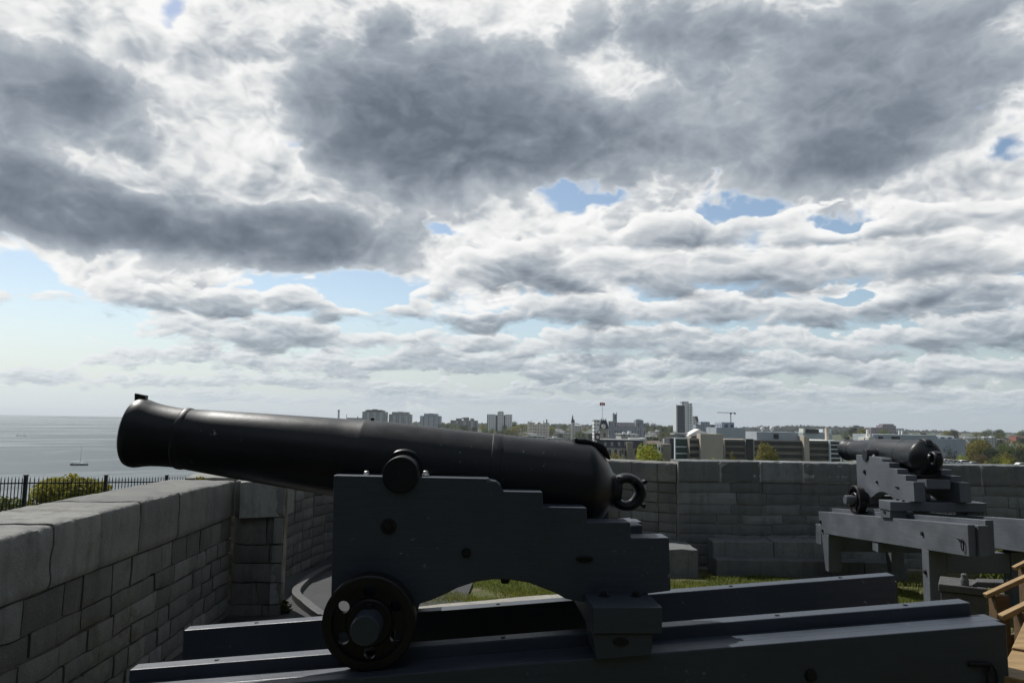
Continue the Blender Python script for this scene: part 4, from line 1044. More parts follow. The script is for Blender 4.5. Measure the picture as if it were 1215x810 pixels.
mb = MB(); mb.box((a[0]-.05, -.78, a[1]), (a[0]+.05, -.755, a[1]+.6)); mb.build('clock_hand', F['darkglass'], ck); mb = MB(); mb.box((a[0], -.78, a[1]-.05), (a[0]+.42, -.755, a[1]+.05)); mb.build('clock_hand', F['darkglass'], ck)
for px in (711.4, 721.8): b.cyl('corner_urn', F['clock'], px, 506, 508.3, .32, .14, .2, 8)
b.cyl('flagpole', F['steel'], 715.4, 476.5, 498, .09, .06, 2.0, 6)
p = W(715.4, 478.9, Yc); fl = empty('flag', (p.x, Yc+2.0, p.z)); tag(fl, 'small red and white flag flying from the pole on the clock tower', 'flag')
def flagpanel(x0, x1, m, nm):
    mb = MB(); n = 5; top = []
    for i in range(n+1):
        x = x0+(x1-x0)*i/n; y = .14*math.sin(x*3.1)
        top.append((x, y))
    v = [(x, y-.006, -.62-.1*abs(x)) for x, y in top]+[(x, y-.006, .62-.1*abs(x)) for x, y in top]+[(x, y+.006, -.62-.1*abs(x)) for x, y in top]+[(x, y+.006, .62-.1*abs(x)) for x, y in top]
    k = n+1; f = []
    for i in range(n): f += [(i, i+1, k+i+1, k+i), (2*k+i, 3*k+i, 3*k+i+1, 2*k+i+1), (i, 2*k+i, 2*k+i+1, i+1), (k+i, k+i+1, 3*k+i+1, 3*k+i)]
    f += [(0, k, 3*k, 2*k), (n, 2*k+n, 3*k+n, k+n)]
    mb.poly(v, f); return mb.build(nm, m, fl)
fl.scale = (1.05, 1.05, 1.05)
flagpanel(-1.05, -.52, F['redcloth'], 'red_bar'); wp = flagpanel(-.52, .52, F['white'], 'white_panel'); flagpanel(.52, 1.05, F['redcloth'], 'red_bar')
mb = MB(); lf = [(0, .40), (.09, .22), (.2, .27), (.16, .08), (.34, .10), (.28, 0), (.36, -.04), (.16, -.2), (.18, -.27), (.02, -.24), (.02, -.42), (-.02, -.42), (-.02, -.24), (-.18, -.27), (-.16, -.2), (-.36, -.04), (-.28, 0), (-.34, .10), (-.16, .08), (-.2, .27), (-.09, .22)]
mb.prism(lf, -.20, -.19); mb.build('leaf_emblem', F['redcloth'], wp)
b = Bld('mansard_building', 'long stone building with a dark mansard roof just left of the yellow-green tree', 'building', 300, 708)
b.box('wall', F['lime'], 708, 530.5, 764, d=14); 
mb = MB(); a, c = b.q(707.6, 530.5), b.q(764.4, 530.5); t0, t1 = b.q(710, 522), b.q(763, 522)
mb.poly([(a[0], -.4, a[1]), (c[0], -.4, a[1]), (c[0], 14.4, a[1]), (a[0], 14.4, a[1]), (t0[0], 1.6, t0[1]), (t1[0], 1.6, t0[1]), (t1[0], 12.4, t0[1]), (t0[0], 12.4, t0[1])], [(0,1,5,4),(1,2,6,5),(2,3,7,6),(3,0,4,7),(4,5,6,7)])
mb.build('mansard_roof', F['slate'], b.root); b.box('roof_edge', F['greyroof'], 709.4, 521.3, 763.4, 522, d=11.4, dy=1.3)
for px in (717, 725, 733.5, 741): b.box('dormer', F['greyroof'], px, 524.5, px+2.6, 529.5, d=3, dy=.1)
b.box('stair_wing', F['brownband'], 743, 524, 750, d=3, dy=-2.2)
a = b.q(709.3, 518.3); mb = MB(); b.box('gablet', F['slate'], 706.4, 513.5, 712, 522, d=3, dy=1); mb.cyl((a[0], .80, a[1]), (a[0], 1.3, a[1]), .62, seg=24); mb.build('round_window', F['clock'], b.root)
for k in range(9):
    x = 711+k*6; b.box('window', F['darkglass'], x, 534, x+2.0, 541, d=.4, dy=-.12)

# cathedral
b = Bld('cathedral', 'blue-grey cathedral with a square pinnacled tower and a long dark roof', 'cathedral', 900, 722)
b.box('tower', F['cathedral'], 727.2, 491, 731.8, d=5, dy=-2)
for px in (727.5, 731.4): b.cyl('pinnacle', F['slate'], px, 488.6, 491.2, .55, .1, -1.6, 6)
b.cyl('pinnacle', F['slate'], 729.4, 489.6, 491.2, .4, .1, 2., 6)
b.box('nave', F['cathedral'], 731.8, 506, 754, d=16); b.gable('roof', F['slate'], 730, 754, 506, 500.8, 16)
b.box('transept', F['cathedral'], 722.4, 499.4, 727.2, d=12); b.box('east_block', F['cathedral'], 754, 498.3, 763.2, d=14, dy=-2); b.box('east_parapet', F['bluepanel'], 755.2, 497.2, 761, 498.4, d=10, dy=-1)
b.box('chapel', F['cathedral'], 760, 502, 765, d=9, dy=-4)

# tall tower right of the cathedral
b = Bld('high_rise', 'tallest tower on the skyline, navy left half and pale balconied right half', 'tower block', 900, 802)
b.box('dark_half', F['navy'], 804, 480.6, 812.2, d=20); b.box('light_half', F['pale_tower'], 812.2, 478.2, 821, d=20, dy=-1.5)
b.box('white_strip', F['white'], 812.2, 479.5, 815.4, d=.5, dy=-2.05); b.box('left_edge', F['whiteframe'], 802.4, 480, 804, d=18, dy=.8); b.box('crown', F['bluepanel'], 809.6, 476, 817.4, 478.3, d=12, dy=2)
for k in range(13): b.box('balcony', F['whiteframe'], 820.6, 482.4+k*2.55, 822.1, 483.3+k*2.55, d=8, dy=0)
b = Bld('sloped_block', 'pale building with a slanted dark cap just right of the tallest tower', 'building', 1050, 822)
b.box('wall', F['whitehouse'], 822, 496, 828.6, d=14); mb = MB(); a, c, t = b.q(824.5, 496), b.q(829.5, 503), b.q(824.5, 493.6); mb.prism([(a[0], a[1]), (c[0], c[1]), (b.q(827.6, 493.8)[0], t[1]), (t[0], t[1])], 0, 13); mb.build('sloped_cap', F['slate'], b.root)
b = Bld('blue_block', 'blue-grey flat topped office block right of the tallest tower, behind the white roof', 'building', 980, 832)
b.box('wall', F['blue_flats'], 826, 503.5, 852, d=20); b.box('upper_wall', F['blue_flats'], 832, 500.2, 842.6, 503.6, d=14, dy=2); b.box('roof_box', F['slate'], 843.5, 504, 851, 506, d=5, dy=-1)
b = Bld('grey_office', 'wide grey office with a raised blue-grey top beneath the crane', 'building', 420, 856)
b.box('wall', F['bluepanel'], 850, 507.2, 884, d=22); b.box('upper_wall', F['blue_flats'], 858, 500.8, 873, 507.3, d=14, dy=3)
b = Bld('tower_crane', 'thin tower crane standing above the grey office roofs', 'crane', 1200, 869)
b.cyl('mast', F['steel'], 869.2, 490.5, 506, .75, .75, 10, 6); b.box('jib', F['steel'], 853, 488.9, 869.5, 489.5, d=.8, dy=9.6); b.box('counter_jib', F['steel'], 869.5, 489.2, 875, 489.9, d=.9, dy=9.6)
b.box('counterweight', F['slate'], 873, 489.2, 875, 491.2, d=2, dy=9); b.box('cab', F['slate'], 868.2, 489.2, 870.2, 491.4, d=2, dy=8.6)

# near row of college buildings just over the wall
b = Bld('glass_office', 'glass office with a pale frame and three green window bands over the wall', 'building', 210, 801)
b.box('wall', F['darkglass'], 801, 519.5, 820, d=10, dy=.4)
for x0, x1 in ((800.6, 801.8), (818.6, 820.2)): b.box('frame_post', F['whiteframe'], x0, 519, x1, d=1, dy=-.1)
for y in (519.2, 529, 537, 545.3): b.box('frame_band', F['whiteframe'], 801.8, y, 818.6, y+1.3, d=1, dy=-.06)
for y in (520.5, 530.3, 538.3): b.box('window_band', F['greenglass'], 801.8, y, 818.6, y+6.7, d=.6, dy=.1)
b.box('roof_rail', F['steel'], 803, 513.8, 822, 516, d=6, dy=3)
b = Bld('concrete_block', 'blank tan concrete block with brown window bands on its left, white curved rooflight', 'building', 205, 820)
b.box('wall', F['concrete'], 831.2, 514.5, 858, d=16); b.box('low_wall', F['brownband'], 820.2, 520, 831.2, d=9, dy=2)
for y in (522, 530, 538): b.box('window_band', F['darkglass'], 820.4, y, 831.2, y+4.2, d=.6, dy=1.9)
mb = MB(); n = 10; a = b.q(822, 516.5); pr = []
for i in range(n+1):
    t = i/n; px = 822+(848-822)*t; py = 516.5-7.5*(t/.5) if t < .5 else 509+5.5*((t-.5)/.5)**.6
    pr.append(b.q(px, py))
pr += [b.q(848, 517.5), b.q(822, 517.5)]
mb.prism(pr, 5, 11); mb.build('rooflight', F['white'], b.root)
b = Bld('banded_hall', 'long dark brown hall with horizontal window bands and blue-grey penthouse over the wall', 'building', 210, 858)
b.box('wall', F['brownband'], 858, 521.8, 952, d=16, dy=.6)
for y in (523.2, 530.6, 538.4): b.box('window_band', F['darkglass'], 862, y, 884, y+4.2, d=.8, dy=.2); b.box('window_band', F['darkglass'], 888, y+.4, 952, y+3.6, d=.8, dy=.2)
for px in (859, 884.5, 893.6): b.box('pier', F['concrete'], px, 521, px+1.2, d=1, dy=-.1)
b.box('dark_bay', F['darkglass'], 884.6, 520.5, 893.4, d=2, dy=-.2)
b.box('penthouse', F['bluepanel'], 902, 512.6, 952, 521.9, d=10, dy=3); b.box('penthouse_window', F['darkglass'], 922.2, 514.8, 928.4, 520.6, d=.4, dy=2.8)
b.box('pillar', F['concrete'], 952.2, 517, 958.4, d=5, dy=-1)
b.box('right_wall', F['brownband'], 958.4, 523.2, 984, d=14, dy=.8)
for y in (526, 533.2, 540.6): b.box('window_band', F['darkglass'], 958.6, y, 984, y+3.6, d=.8, dy=.4)
b.box('white_roof_edge', F['white'], 958.6, 522.2, 998, 523.3, d=14, dy=.2)
b.box('flue', F['concrete'], 987.6, 507.6, 990.6, 523, d=1.2, dy=4)
for px in (983, 998.8): b.box('frame_post', F['whiteframe'], px, 523.2, px+1.5, d=.8, dy=-.6)
for y in (527, 532, 537.2, 542.6): b.box('frame_band', F['whiteframe'], 984.5, y, 998.8, y+1.2, d=.6, dy=-.5)
b.box('end_glass', F['darkglass'], 984.2, 524, 999, d=12, dy=1.4)
for px, r, lab in ((904.3, .52, 'left one of two small white radar domes on the long brown hall'), (915.6, .60, 'right one of two small white radar domes on the long brown hall')):
    p = W(px, 508.4, 215); t_ = empty('radar_dome', p); tag(t_, lab, 'dome')
    mb = MB(); mb.ball((0, 0, 0), r, 3); mb.build('shell', F['white'], t_, smooth=80); mb = MB(); z_ = W(px, 512.7, 215).z-p.z; mb.cyl((0, 0, z_), (0, 0, -r*.7), .22, seg=10); mb.build('pedestal', F['white'], t_)
b = Bld('glasshouse', 'blue glazed building with a pale end wall behind the white roof edge', 'building', 330, 953)
b.box('wall', F['bluepanel'], 953, 512.5, 987, d=10); b.box('glazing', F['darkglass'], 955.5, 509, 971, 513.6, d=6, dy=-.6); b.box('end_block', F['whiteframe'], 976, 509, 986, 514, d=7, dy=-.3); b.box('white_end', F['white'], 952.6, 508.2, 955, 513.5, d=5, dy=-.4)
b = Bld('long_shed', 'long blue-grey shed with two dark windows behind the distant cannon', 'building', 300, 1028)
b.box('wall', F['bluepanel'], 1036, 515.6, 1111, d=18)
for x0, x1 in ((1042, 1047.4), (1057.6, 1067.4)): b.box('window', F['darkglass'], x0, 517.6, x1, 523.6, d=.5, dy=-.25)
b.box('white_wing', F['whitehouse'], 1028.4, 518.4, 1036, d=9, dy=-1.5); b.box('white_turret', F['whitehouse'], 1031.6, 514.6, 1034.4, 519, d=3, dy=0); b.box('mast', F['white'], 1019.4, 518.4, 1021, d=.6, dy=-4)
b.box('chimney', F['white'], 1037.4, 509.6, 1039.4, 516, d=1, dy=6)
for px in (1075.6, 1079): b.box('vent_pipe', F['white'], px, 511, px+1, 516, d=.5, dy=6)
b = Bld('ribbed_hall', 'grey ribbed hall right of the long blue-grey shed, beside the trees', 'building', 330, 1108)
b.box('wall', F['pale_tower'], 1105, 516.8, 1132, d=14); b.box('low_wall', F['bluepanel'], 1100, 520, 1140, d=10, dy=-3)
b = Bld('purple_block', 'purple-brown stepped block standing on the treeline above the distant cannon', 'building', 1500, 1034)
b.box('wing', F['purple'], 1034, 507, 1048, d=24, dy=2); b.box('wall', F['purple'], 1047, 504.6, 1063, d=26); b.box('upper_wall', F['purple'], 1048.6, 502.8, 1061.4, 504.7, d=18, dy=3); b.box('wing', F['pale_tower'], 1062, 508, 1073, d=20, dy=1)
b = Bld('dark_block', 'dark flat block on the treeline left of the purple-brown one', 'building', 1500, 1013)
b.box('wall', F['dark_flats'], 1013, 505.6, 1025, d=22); b.box('plant_room', F['slate'], 1016, 504.6, 1021, 505.7, d=8, dy=6)
b = Bld('white_gabled_house', 'small stone house with a bright white gable end right of the yellow-green tree', 'house', 190, 775)
b.box('wall', F['lime'], 776, 532, 785.5, d=9); b.gable('roof', F['brownroof'], 772, 785.5, 526.6, 523, 9, .5); b.box('white_wall', F['white'], 779.8, 526.5, 784.2, 541, d=.4, dy=-.4)
b.box('chimney', F['white'], 790, 520.6, 791.6, 527, d=.6, dy=3); b.box('dark_wing', F['brownband'], 785.5, 526.6, 795.6, d=8, dy=-.8); b.box('side_wall', F['slate'], 795.6, 520, 800.4, d=10, dy=1); b.box('window', F['darkglass'], 781.2, 530, 782.8, 534, d=.2, dy=-.5)
b = Bld('white_roofed_works', 'low works with several bright white and grey flat roofs left of centre skyline', 'building', 430, 738)
b.box('wall', F['greyhouse'], 738, 515.6, 758, d=22, dy=3); b.box('white_roof', F['white'], 745, 519.5, 765, 521.6, d=16, dy=-6); b.box('hall', F['greyhouse'], 745, 521.6, 765, d=15, dy=-5.5)
b.box('roof', F['greyroof'], 737, 514.8, 759, 515.7, d=24, dy=2); b.box('vent_hood', F['white'], 741, 512.6, 744, 515, d=3, dy=6); b.box('vent_hood', F['whiteframe'], 748, 511.6, 751, 515, d=4, dy=7)
b = Bld('far_red_building', 'small red brick building at the right edge before the wooded ridge', 'building', 900, 1205)
b.box('wall', F['red'], 1205.6, 517.4, 1211, d=12); b.box('pale_wall', F['tan'], 1211, 517.8, 1217, d=12, dy=1); b.gable('roof', F['brownroof'], 1205.6, 1211, 517.4, 516.2, 12)
b = Bld('far_tan_building', 'low tan building between trees left of the red brick one', 'building', 800, 1183)
b.box('wall', F['tan'], 1184, 521.4, 1199, d=12); b.box('roof_box', F['greyroof'], 1188, 520.4, 1193, 521.5, d=5, dy=3)
b = Bld('grey_flat_building', 'low grey building with two pale roof boxes among the right-hand trees', 'building', 800, 1168)
b.box('wall', F['greyhouse'], 1168, 519, 1183, d=12); b.box('roof_box', F['white'], 1169, 518, 1175, 519.1, d=5, dy=2); b.box('roof_box', F['whiteframe'], 1177.5, 517.6, 1182, 519.1, d=5, dy=2)
b = Bld('white_steeple', 'slim white steeple standing among the trees behind the distant breech', 'church', 700, 1144)
b.box('tower', F['whitehouse'], 1144, 521, 1146.8, d=2.4); b.cyl('spire', F['white'], 1145.2, 516.2, 521, 1.0, .1, 1.2, 6)

# ------------------------------------------------------------------ houses, roofs and trees in between
rnd = random.Random(21)
HKIND = []
for nm, wm, rm, lab, grp in (('house', 'greyhouse', 'slate', 'grey house with a dark slate roof among the town trees', 'grey houses of the town'), ('house', 'whitehouse', 'brownroof', 'white house with a brown shingle roof among the town trees', 'white houses of the town'),
                        ('house', 'tan', 'greyroof', 'tan brick house with a pale grey roof among the town trees', 'tan houses of the town')):
    root = empty(nm, (0, 0, 0)); tag(root, lab, 'house', grp)
    mb = MB(); mb.box((-5.5, -4, -4), (5.5, 4, 6.2)); mb.build('wall', F[wm], root)
    mb = MB(); mb.poly([(-6, -4.5, 6), (6, -4.5, 6), (6, 4.5, 6), (-6, 4.5, 6), (-6, 0, 9.4), (6, 0, 9.4)], [(0,1,5,4),(2,3,4,5),(0,4,3),(1,2,5),(3,2,1,0)]); rf = mb.build('roof', F[rm], root)
    mb = MB(); mb.box((2.8, .8, 7), (3.7, 1.7, 10.4)); mb.build('chimney', F['red'], rf)
    HKIND.append(root)
FL = []
for wm, lab, grp in (('greyhouse', 'low grey flat-roofed building among the town trees', 'grey flat roofed buildings of the town'), ('lime', 'low stone flat-roofed building among the town trees', 'stone flat roofed buildings of the town')):
    root = empty('town_building', (0, 0, 0)); tag(root, lab, 'building', grp)
    mb = MB(); mb.box((-10, -6, -5), (10, 6, 8)); mb.build('wall', F[wm], root); mb = MB(); mb.box((-10.3, -6.3, 8), (10.3, 6.3, 8.5)); mb.build('roof', F['greyroof'], root); mb = MB(); mb.box((-3, -2, 8.5), (2, 2, 10.4)); mb.build('roof_box', F['white'], root)
    FL.append(root)
first = set()
def put(proto, x, y, z, rz, sc):
    o = proto if proto.name not in first else copy_tree(proto)
    first.add(proto.name)
    o.location = (x, y, z); o.rotation_euler = (0, 0, rz); o.scale = (sc, sc, sc)
    return o
spots = []
for _ in range(80):
    px = rnd.choice((rnd.uniform(608, 800), rnd.uniform(608, 715), rnd.uniform(764, 800), rnd.uniform(1125, 1222)))
    Y = rnd.uniform(480, 1250); x = X(px, Y); k = rnd.random()
    put(rnd.choice(HKIND) if k < .72 else rnd.choice(FL), x, Y, gz(x, Y), rnd.uniform(-.6, .6), rnd.uniform(.8, 1.25))

M['t_green'] = leafy('town_tree_leaves', (.10, .13, .03), .35, (1.3, 1.1, .7))
M['t_dark'] = leafy('dark_tree_leaves', (.030, .045, .018), .35, (1.2, 1.1, .8))
M['t_olive'] = leafy('olive_tree_leaves', (.19, .18, .035), .35, (1.35, 1.05, .6))
M['t_yellow'] = leafy('yellow_green_leaves', (.30, .33, .03), .3, (1.2, 1.05, .7))
M['t_rust'] = leafy('rusty_autumn_leaves', (.13, .095, .035), .35, (1.3, .9, .7))
M['bark'] = plain('tree_bark', (.07, .055, .04), .95, .25, 2)
def tree(name, label, group, h, r, n, size, m, seed, base=(0, 0, 0)):
    rnd = random.Random(seed); root = empty(name, base); tag(root, label, 'tree', group)
    lobes = []
    for k in range(9):
        a = rnd.random()*math.tau; rr = r*rnd.uniform(.15, .62); zz = h*rnd.uniform(.42, .86); s = r*rnd.uniform(.36, .58)*(1.15-abs(zz/h-.6))
        lobes.append((rr*math.cos(a), rr*math.sin(a), zz, s, s, s*.85))
    lobes.append((0, 0, h*.64, r*.74, r*.74, h*.32))
    mb = MB(); crown_bm(mb, rnd, lobes, n, size); mb.build('crown', m, root, fix=False)
    mb = MB(); mb.tube([(0, 0, -2), (.1, 0, h*.25), (0, .1, h*.55), (.2, 0, h*.8)], [h*.028, h*.022, h*.014, h*.004], 8)
    for l in lobes[:7]: mb.tube([(0, 0, h*.3), (l[0]*.5, l[1]*.5, h*.3+(l[2]-h*.3)*.6), (l[0], l[1], l[2])], [h*.012, h*.008, h*.003], 6)
    mb.build('trunk', M['bark'], root, smooth=60)
    return root
def tree_at(name, label, px0, px1, ytop, Y, m, n, seed):
    w = X(px1, Y)-X(px0, Y); x = (X(px1, Y)+X(px0, Y))/2; z = gz(x, Y); h = Z(ytop, Y, (px0+px1)/2)-z
    return tree(name, label, None, h, w*.68, int(n*1.7), max(.12, w*.036), m, seed, (x, Y, z))
tree_at('round_tree', 'bright yellow-green round tree just over the wall right of the breech ring', 751, 788, 523, 150, M['t_yellow'], 5200, 3)
tree_at('bushy_tree', 'dark olive tree behind the breech, below the mansard roof', 717, 742, 531.5, 150, M['t_olive'], 3200, 4)
tree_at('bushy_tree', 'yellow-green treetop at the foot of the blank tan concrete block', 833, 860, 541, 140, M['t_yellow'], 2600, 5)
tree_at('tall_tree', 'dark olive tree before the long brown hall, tallest of the row over the wall', 894, 922, 519.5, 170, M['t_olive'], 4200, 6)
tree_at('bushy_tree', 'small thin dark olive tree left of the tall olive one, before the brown hall', 864, 874, 534, 165, M['t_olive'], 1600, 7)
tree_at('bushy_tree', 'wide olive-topped tree on the ridge above the muzzle of the distant cannon', 1009, 1036, 506.6, 420, M['t_olive'], 2600, 8)
tree_at('bushy_tree', 'dark green tree between the yellow-green one and the glass office', 786, 802, 515.5, 330, M['t_dark'], 2200, 9)
for k, (lab, a, c, yt, Y, m) in enumerate((
    ('mid green tree right beside the distant breech, foremost on its left', 1114, 1136, 523, 330, 't_green'), ('dark tall tree behind the mid green one right of the distant breech', 1124, 1147, 516.5, 420, 't_dark'),
    ('golden olive rounded tree in the middle of the right-hand trees', 1142, 1170, 520.5, 400, 't_olive'), ('bright green low tree below the steeple at the right', 1132, 1148, 535, 280, 't_yellow'),
    ('rusty small tree between the breech and the bright green low tree', 1116, 1130, 537, 300, 't_rust'), ('small yellow-green tree on the wall line, right of the parked cars', 1160, 1175, 544, 260, 't_yellow'),
    ('large yellow-olive tree toward the right edge above the wall', 1183, 1206, 534, 280, 't_olive'), ('dark green tree behind the large yellow-olive one at the right', 1178, 1200, 525, 400, 't_green'),
    ('dark tree in the very right corner of the tree group', 1200, 1222, 527, 380, 't_dark'), ('tall green tree rising just left of the red brick building', 1190, 1208, 519.5, 460, 't_green'), ('wide dark green tree between the steeple and the grey flat building', 1146, 1172, 518.5, 500, 't_dark'),
    ('leafy green tree under the low tan building', 1180, 1202, 524, 430, 't_green'), ('olive tree below the red brick building at the right edge', 1200, 1222, 524.5, 430, 't_olive'),
    ('bushy green tree along the wall line between the two yellow-green ones', 1170, 1188, 537, 265, 't_green'), ('dark bushy tree along the wall line at the far right', 1204, 1224, 538, 300, 't_dark'),
    ('small green tree among the parked cars', 1146, 1160, 541, 262, 't_green'),
    ('rusty brown tree behind the parked cars', 1150, 1172, 535, 320, 't_rust'),
    ('yellow-green tree touching the wall line near the right edge', 1184, 1200, 541, 250, 't_yellow'), ('dark green tree in the centre of the right-hand trees', 1164, 1184, 527, 380, 't_dark'))):
    tree_at('bushy_tree', lab, a, c, yt, Y, M[m], 2400, 30+k)
TP = [tree('town_tree', 'mid green rounded tree among the houses of the town', 'green trees in the town', 13, 6.0, 620, .55, M['t_green'], 51), tree('town_tree', 'dark green tall tree among the houses of the town', 'dark trees in the town', 16, 5.4, 620, .55, M['t_dark'], 52),
      tree('town_tree', 'olive green broad tree among the houses of the town', 'olive trees in the town', 12, 6.6, 620, .6, M['t_olive'], 53)]
for i in range(195):
    px = rnd.choice((rnd.uniform(330, 606), rnd.uniform(606, 805), rnd.uniform(606, 716), rnd.uniform(765, 805), rnd.uniform(520, 606), rnd.uniform(1000, 1222), rnd.uniform(1120, 1222)))
    Y = rnd.uniform(520, 1500); x = X(px, Y)
    put(rnd.choice((TP[0], TP[1], TP[1], TP[2], TP[0])), x, Y, gz(x, Y), rnd.random()*6.28, rnd.uniform(.65, 1.25)*(1.0 if Y < 900 else 1.15))
# wooded ridge behind the town
RID = [(380, 500.5), (480, 499.5), (525, 500), (575, 500.5), (620, 502), (660, 501.5), (700, 503), (760, 504), (840, 504.5), (880, 505.6), (925, 504), (960, 503.6), (1000, 505.4), (1030, 507), (1080, 508.6), (1130, 510), (1180, 511.6), (1222, 513), (1330, 515), (1600, 517)]
def ridy(px): return lerp_tab(RID, px)
mb = MB(); rr = random.Random(77)
for _ in range(15000):
    px = rr.uniform(384, 1420); Y = rr.uniform(1700, 3300); t = (Y-1700)/1600
    top = W(px, ridy(px)+.9+(1-t)*9, Y); zt = top.z-rr.random()**2.2*14
    s = rr.uniform(4.2, 9.0)*(1+.5*mnoise.noise(Vector((px*.08, Y*.003, 0))))
    zt += 3*mnoise.noise(Vector((px*.05, Y*.004, 7)))
    c = Vector((top.x, Y, zt-s*.4)); nn = Vector((rr.gauss(0, .6), -.7+rr.gauss(0, .5), .6+rr.gauss(0, .4))).normalized(); a = nn.orthogonal().normalized(); b2 = nn.cross(a); ph = rr.random()*6.28
    a, b2 = a*math.cos(ph)+b2*math.sin(ph), b2*math.cos(ph)-a*math.sin(ph)
    mb.bm.faces.new([mb.bm.verts.new(c+(a*math.cos(k*1.047)+b2*math.sin(k*1.047))*s*rr.uniform(.7, 1.2)) for k in range(6)])
    c2 = c-Vector((0, -4, s*1.2)); mb.bm.faces.new([mb.bm.verts.new(c2+Vector((math.cos(k*1.047)*s, 0, math.sin(k*1.047)*s*1.4))) for k in range(6)])
o = mb.build('distant_woods', leafy('far_wood_leaves', (.020, .031, .017), .3, (1.2, 1.1, .8)), fix=False); o['kind'] = 'stuff'; o['label'] = 'dark wooded ridge along the horizon behind the town'
# the low far shore beyond the lake
mb = MB(); pts = []
for i in range(60):
    px = -60+i*4.6; Y = 9000; zt = LAKE+ (4+15*min(1, max(0, (px-20)/60))*(.7+.5*mnoise.noise(Vector((px*.05, 0, 0)))))
    pts.append((X(px, Y), zt))
for (x0, z0), (x1, z1) in zip(pts, pts[1:]):
    mb.poly([(x0, 9000, LAKE-1), (x1, 9000, LAKE-1), (x1, 9080, z1), (x0, 9080, z0), (x0, 9800, LAKE-1), (x1, 9800, LAKE-1)], [(0,1,2,3), (3,2,5,4)])
o = mb.build('far_shore', plain('far_shore_woods', (.03, .04, .042), 1), smooth=80); o['kind'] = 'structure'

# ------------------------------------------------------------------ boats on the lake, parked cars
def yacht(label, px, py, length, heel, sail, group=None):
    d = ray(px, py); t = (LAKE-EYE)/d.z; p = CAMP+d*t; L = length
    root = empty('sailing_boat', (p.x, p.y, LAKE), 0); tag(root, label, 'boat', group); root.rotation_euler = (0, 0, heel)
    mb = MB(); st = [(-.5, .12, .10), (-.3, .15, .085), (0, .16, .08), (.3, .10, .09), (.5, .005, .11)]; rings = []
    for x, w, h in st: rings.append([mb.bm.verts.new((x*L, y*L, z*L)) for y, z in ((-w, h), (-w*.75, 0), (0, -.04), (w*.75, 0), (w, h))])
    for a, b in zip(rings, rings[1:]):
        for k in range(5): mb.bm.faces.new((a[k], b[k], b[(k+1) % 5], a[(k+1) % 5]))
    mb.bm.faces.new(rings[0]); mb.bm.faces.new(rings[-1]); mb.build('hull', F['slate'] if sail is False else F['white'], root)
    mb = MB(); mb.box((-.2*L, -.09*L, .07*L), (.2*L, .09*L, .15*L)); mb.build('cabin', F['white'], root, bevel=.03*L)
    mb = MB(); mb.cyl((.05*L, 0, .05*L), (.05*L, 0, 1.2*L), .011*L, .006*L, 6); mb.build('mast', F['steel'], root)
    mb = MB(); mb.tube([(.04*L, 0, .22*L), (-.36*L, 0, .24*L)], .022*L, 8); mb.build('furled_sail' if not sail else 'boom', F['white'], root)
    if sail:
        mb = MB(); mb.poly([(.04*L, -.01, .24*L), (.04*L, -.01, 1.15*L), (-.4*L, .05*L, .26*L), (.04*L, .02, .24*L), (.04*L, .02, 1.15*L), (-.4*L, .05*L+.03, .26*L)], [(0,1,2),(5,4,3),(0,2,5,3),(2,1,4,5),(1,0,3,4)]); mb.build('sail', F['white'], root)
    else:
        mb = MB(); mb.box((-.44*L, -.08*L, .10*L), (-.28*L, .08*L, .17*L)); mb.build('cockpit_hood', F['whiteframe'], root)
        mb = MB(); mb.tube([(.46*L, 0, .12*L), (.46*L, 0, .22*L), (.28*L, .08*L, .2*L)], .006*L, 5); mb.build('pulpit', F['steel'], root)
yacht('dark hulled sailing boat with bare mast anchored on the lake, nearest of the boats', 94, 551.8, 10.5, .25, False)
yacht('leftmost tiny white sail far out on the lake', 20.6, 517.3, 3.6, 1.0, True); yacht('middle tiny white sail far out on the lake', 23.6, 517.5, 3.4, 1.2, True)
yacht('white motor boat far out on the lake, right of the two tiny sails', 28.6, 517, 7.5, .1, None)
def make_car(label, body_m, x, y, z, rz, group, proto=[]):
    if proto:
        root = copy_tree(proto[0])
        for ch in root.children:
            if ch.name.startswith('body'): ch.data = ch.data.copy(); ch.data.materials[0] = body_m
    else:
        root = empty('parked_car'); proto.append(root)
        pr = [(-2.2, .35), (2.2, .35), (2.25, .75), (1.3, .95), (.6, 1.45), (-1.3, 1.48), (-2.1, .98), (-2.28, .7)]
        mb = MB(); mb.prism(pr, -.88, .88); mb.build('body', body_m, root, bevel=.08)
        mb = MB(); mb.prism([(1.2, .97), (.58, 1.40), (-1.25, 1.42), (-1.95, .99)], -.895, .895); mb.build('window', F['darkglass'], root)
        for sx in (-1.4, 1.4):
            for sy in (-.82, .82):
                mb = MB(); mb.cyl((sx, sy-.1, .33), (sx, sy+.1, .33), .33, seg=16); mb.build('wheel', M['wheel_iron'], root)
    tag(root, label, 'car', group); root.location = (x, y, z); root.rotation_euler = (0, 0, rz)
silver = plain('silver_car_paint', (.45, .46, .47), .3, .05, 1, .6)
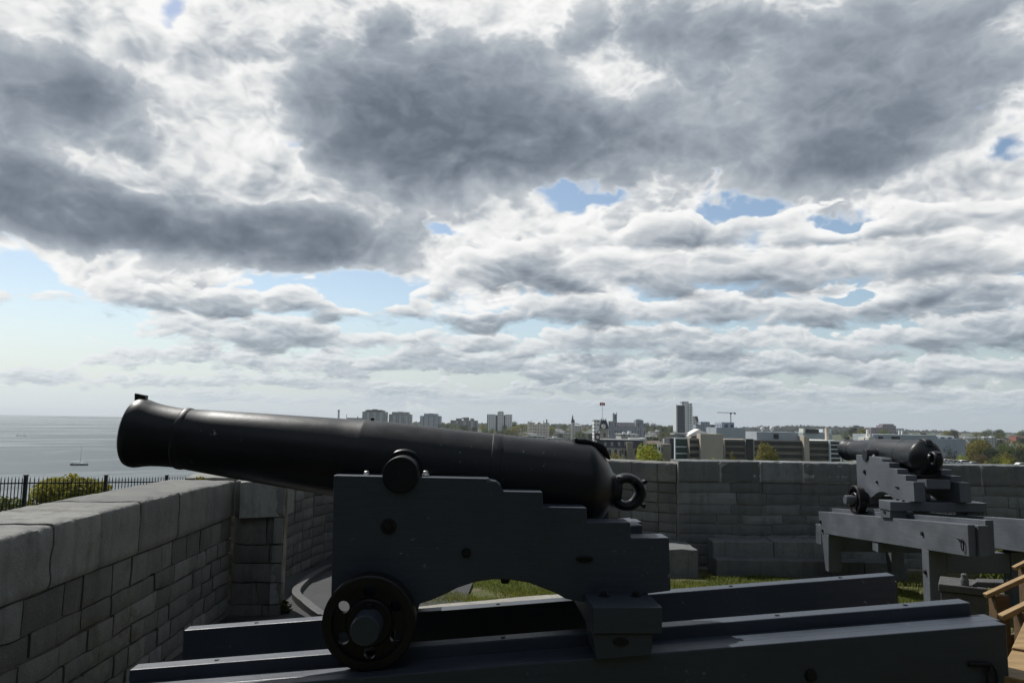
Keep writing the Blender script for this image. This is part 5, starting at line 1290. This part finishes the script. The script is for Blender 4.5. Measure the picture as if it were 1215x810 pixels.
for lab, px, py, m, rz in (('leftmost white car parked beyond the wall right of the distant breech', 1122.5, 548.5, 'white', .3), ('large white car parked beyond the wall, second from the left', 1128.3, 548.8, 'white', .15), ('grey car parked between the white cars beyond the wall', 1134.5, 549.5, 'silver', .2),
                           ('white car in the middle of the row beyond the wall', 1139.5, 550.2, 'white', .2), ('white car right of the middle of the row beyond the wall', 1144.2, 549.6, 'white', .1), ('grey car at the right end of the row, below the rusty tree', 1155.5, 551.5, 'silver', .2),
                           ('white car alone near the right edge just over the wall', 1212.5, 552.6, 'white', .2)):
    Y = 250; p = W(px, py+1.5, Y)
    make_car(lab, F['white'] if m == 'white' else silver, p.x, Y, p.z, rz, 'cars parked beyond the wall')
# the car park the cars stand on
a, b = W(1112, 552.5, 244), W(1235, 556.5, 244)
sheet('car_park', rng(a.x, b.x, 14), [244, 248, 252, 256, 262], lambda x, y: a.z+(b.z-a.z)*(x-a.x)/(b.x-a.x)-.35, plain('asphalt', (.05, .05, .05), .95, .15, .6))
def build_haze():
    mb = MB(); mb.box((-11000, -300, LAKE-11), (7500, 10500, 70))
    m = bpy.data.materials.new('air'); m.use_nodes = True; nt = m.node_tree
    nt.nodes.remove(nt.nodes['Principled BSDF'])
    v = nt.nodes.new('ShaderNodeVolumePrincipled'); v.inputs['Color'].default_value = (.86, .93, 1, 1); v.inputs['Density'].default_value = HAZE; v.inputs['Anisotropy'].default_value = .2
    nt.links.new(v.outputs[0], nt.nodes['Material Output'].inputs['Volume'])
    o = mb.build('haze', m); o['kind'] = 'stuff'; o['label'] = 'thin pale air between the fort and the far town'
HAZE = 8e-5
build_haze()
SC.cycles.volume_bounces = 0
def build_sun():
    l = bpy.data.lights.new('sun', 'SUN'); l.energy = 4.6; l.angle = R(.55); l.color = (1, .97, .92)
    o = bpy.data.objects.new('sun', l); COL.objects.link(o)
    d = Vector((math.sin(SUN_AZ)*math.cos(SUN_EL), math.cos(SUN_AZ)*math.cos(SUN_EL), math.sin(SUN_EL)))
    o.rotation_euler = d.to_track_quat('Z', 'Y').to_euler(); o.location = d*50
build_sun()
build_sky()
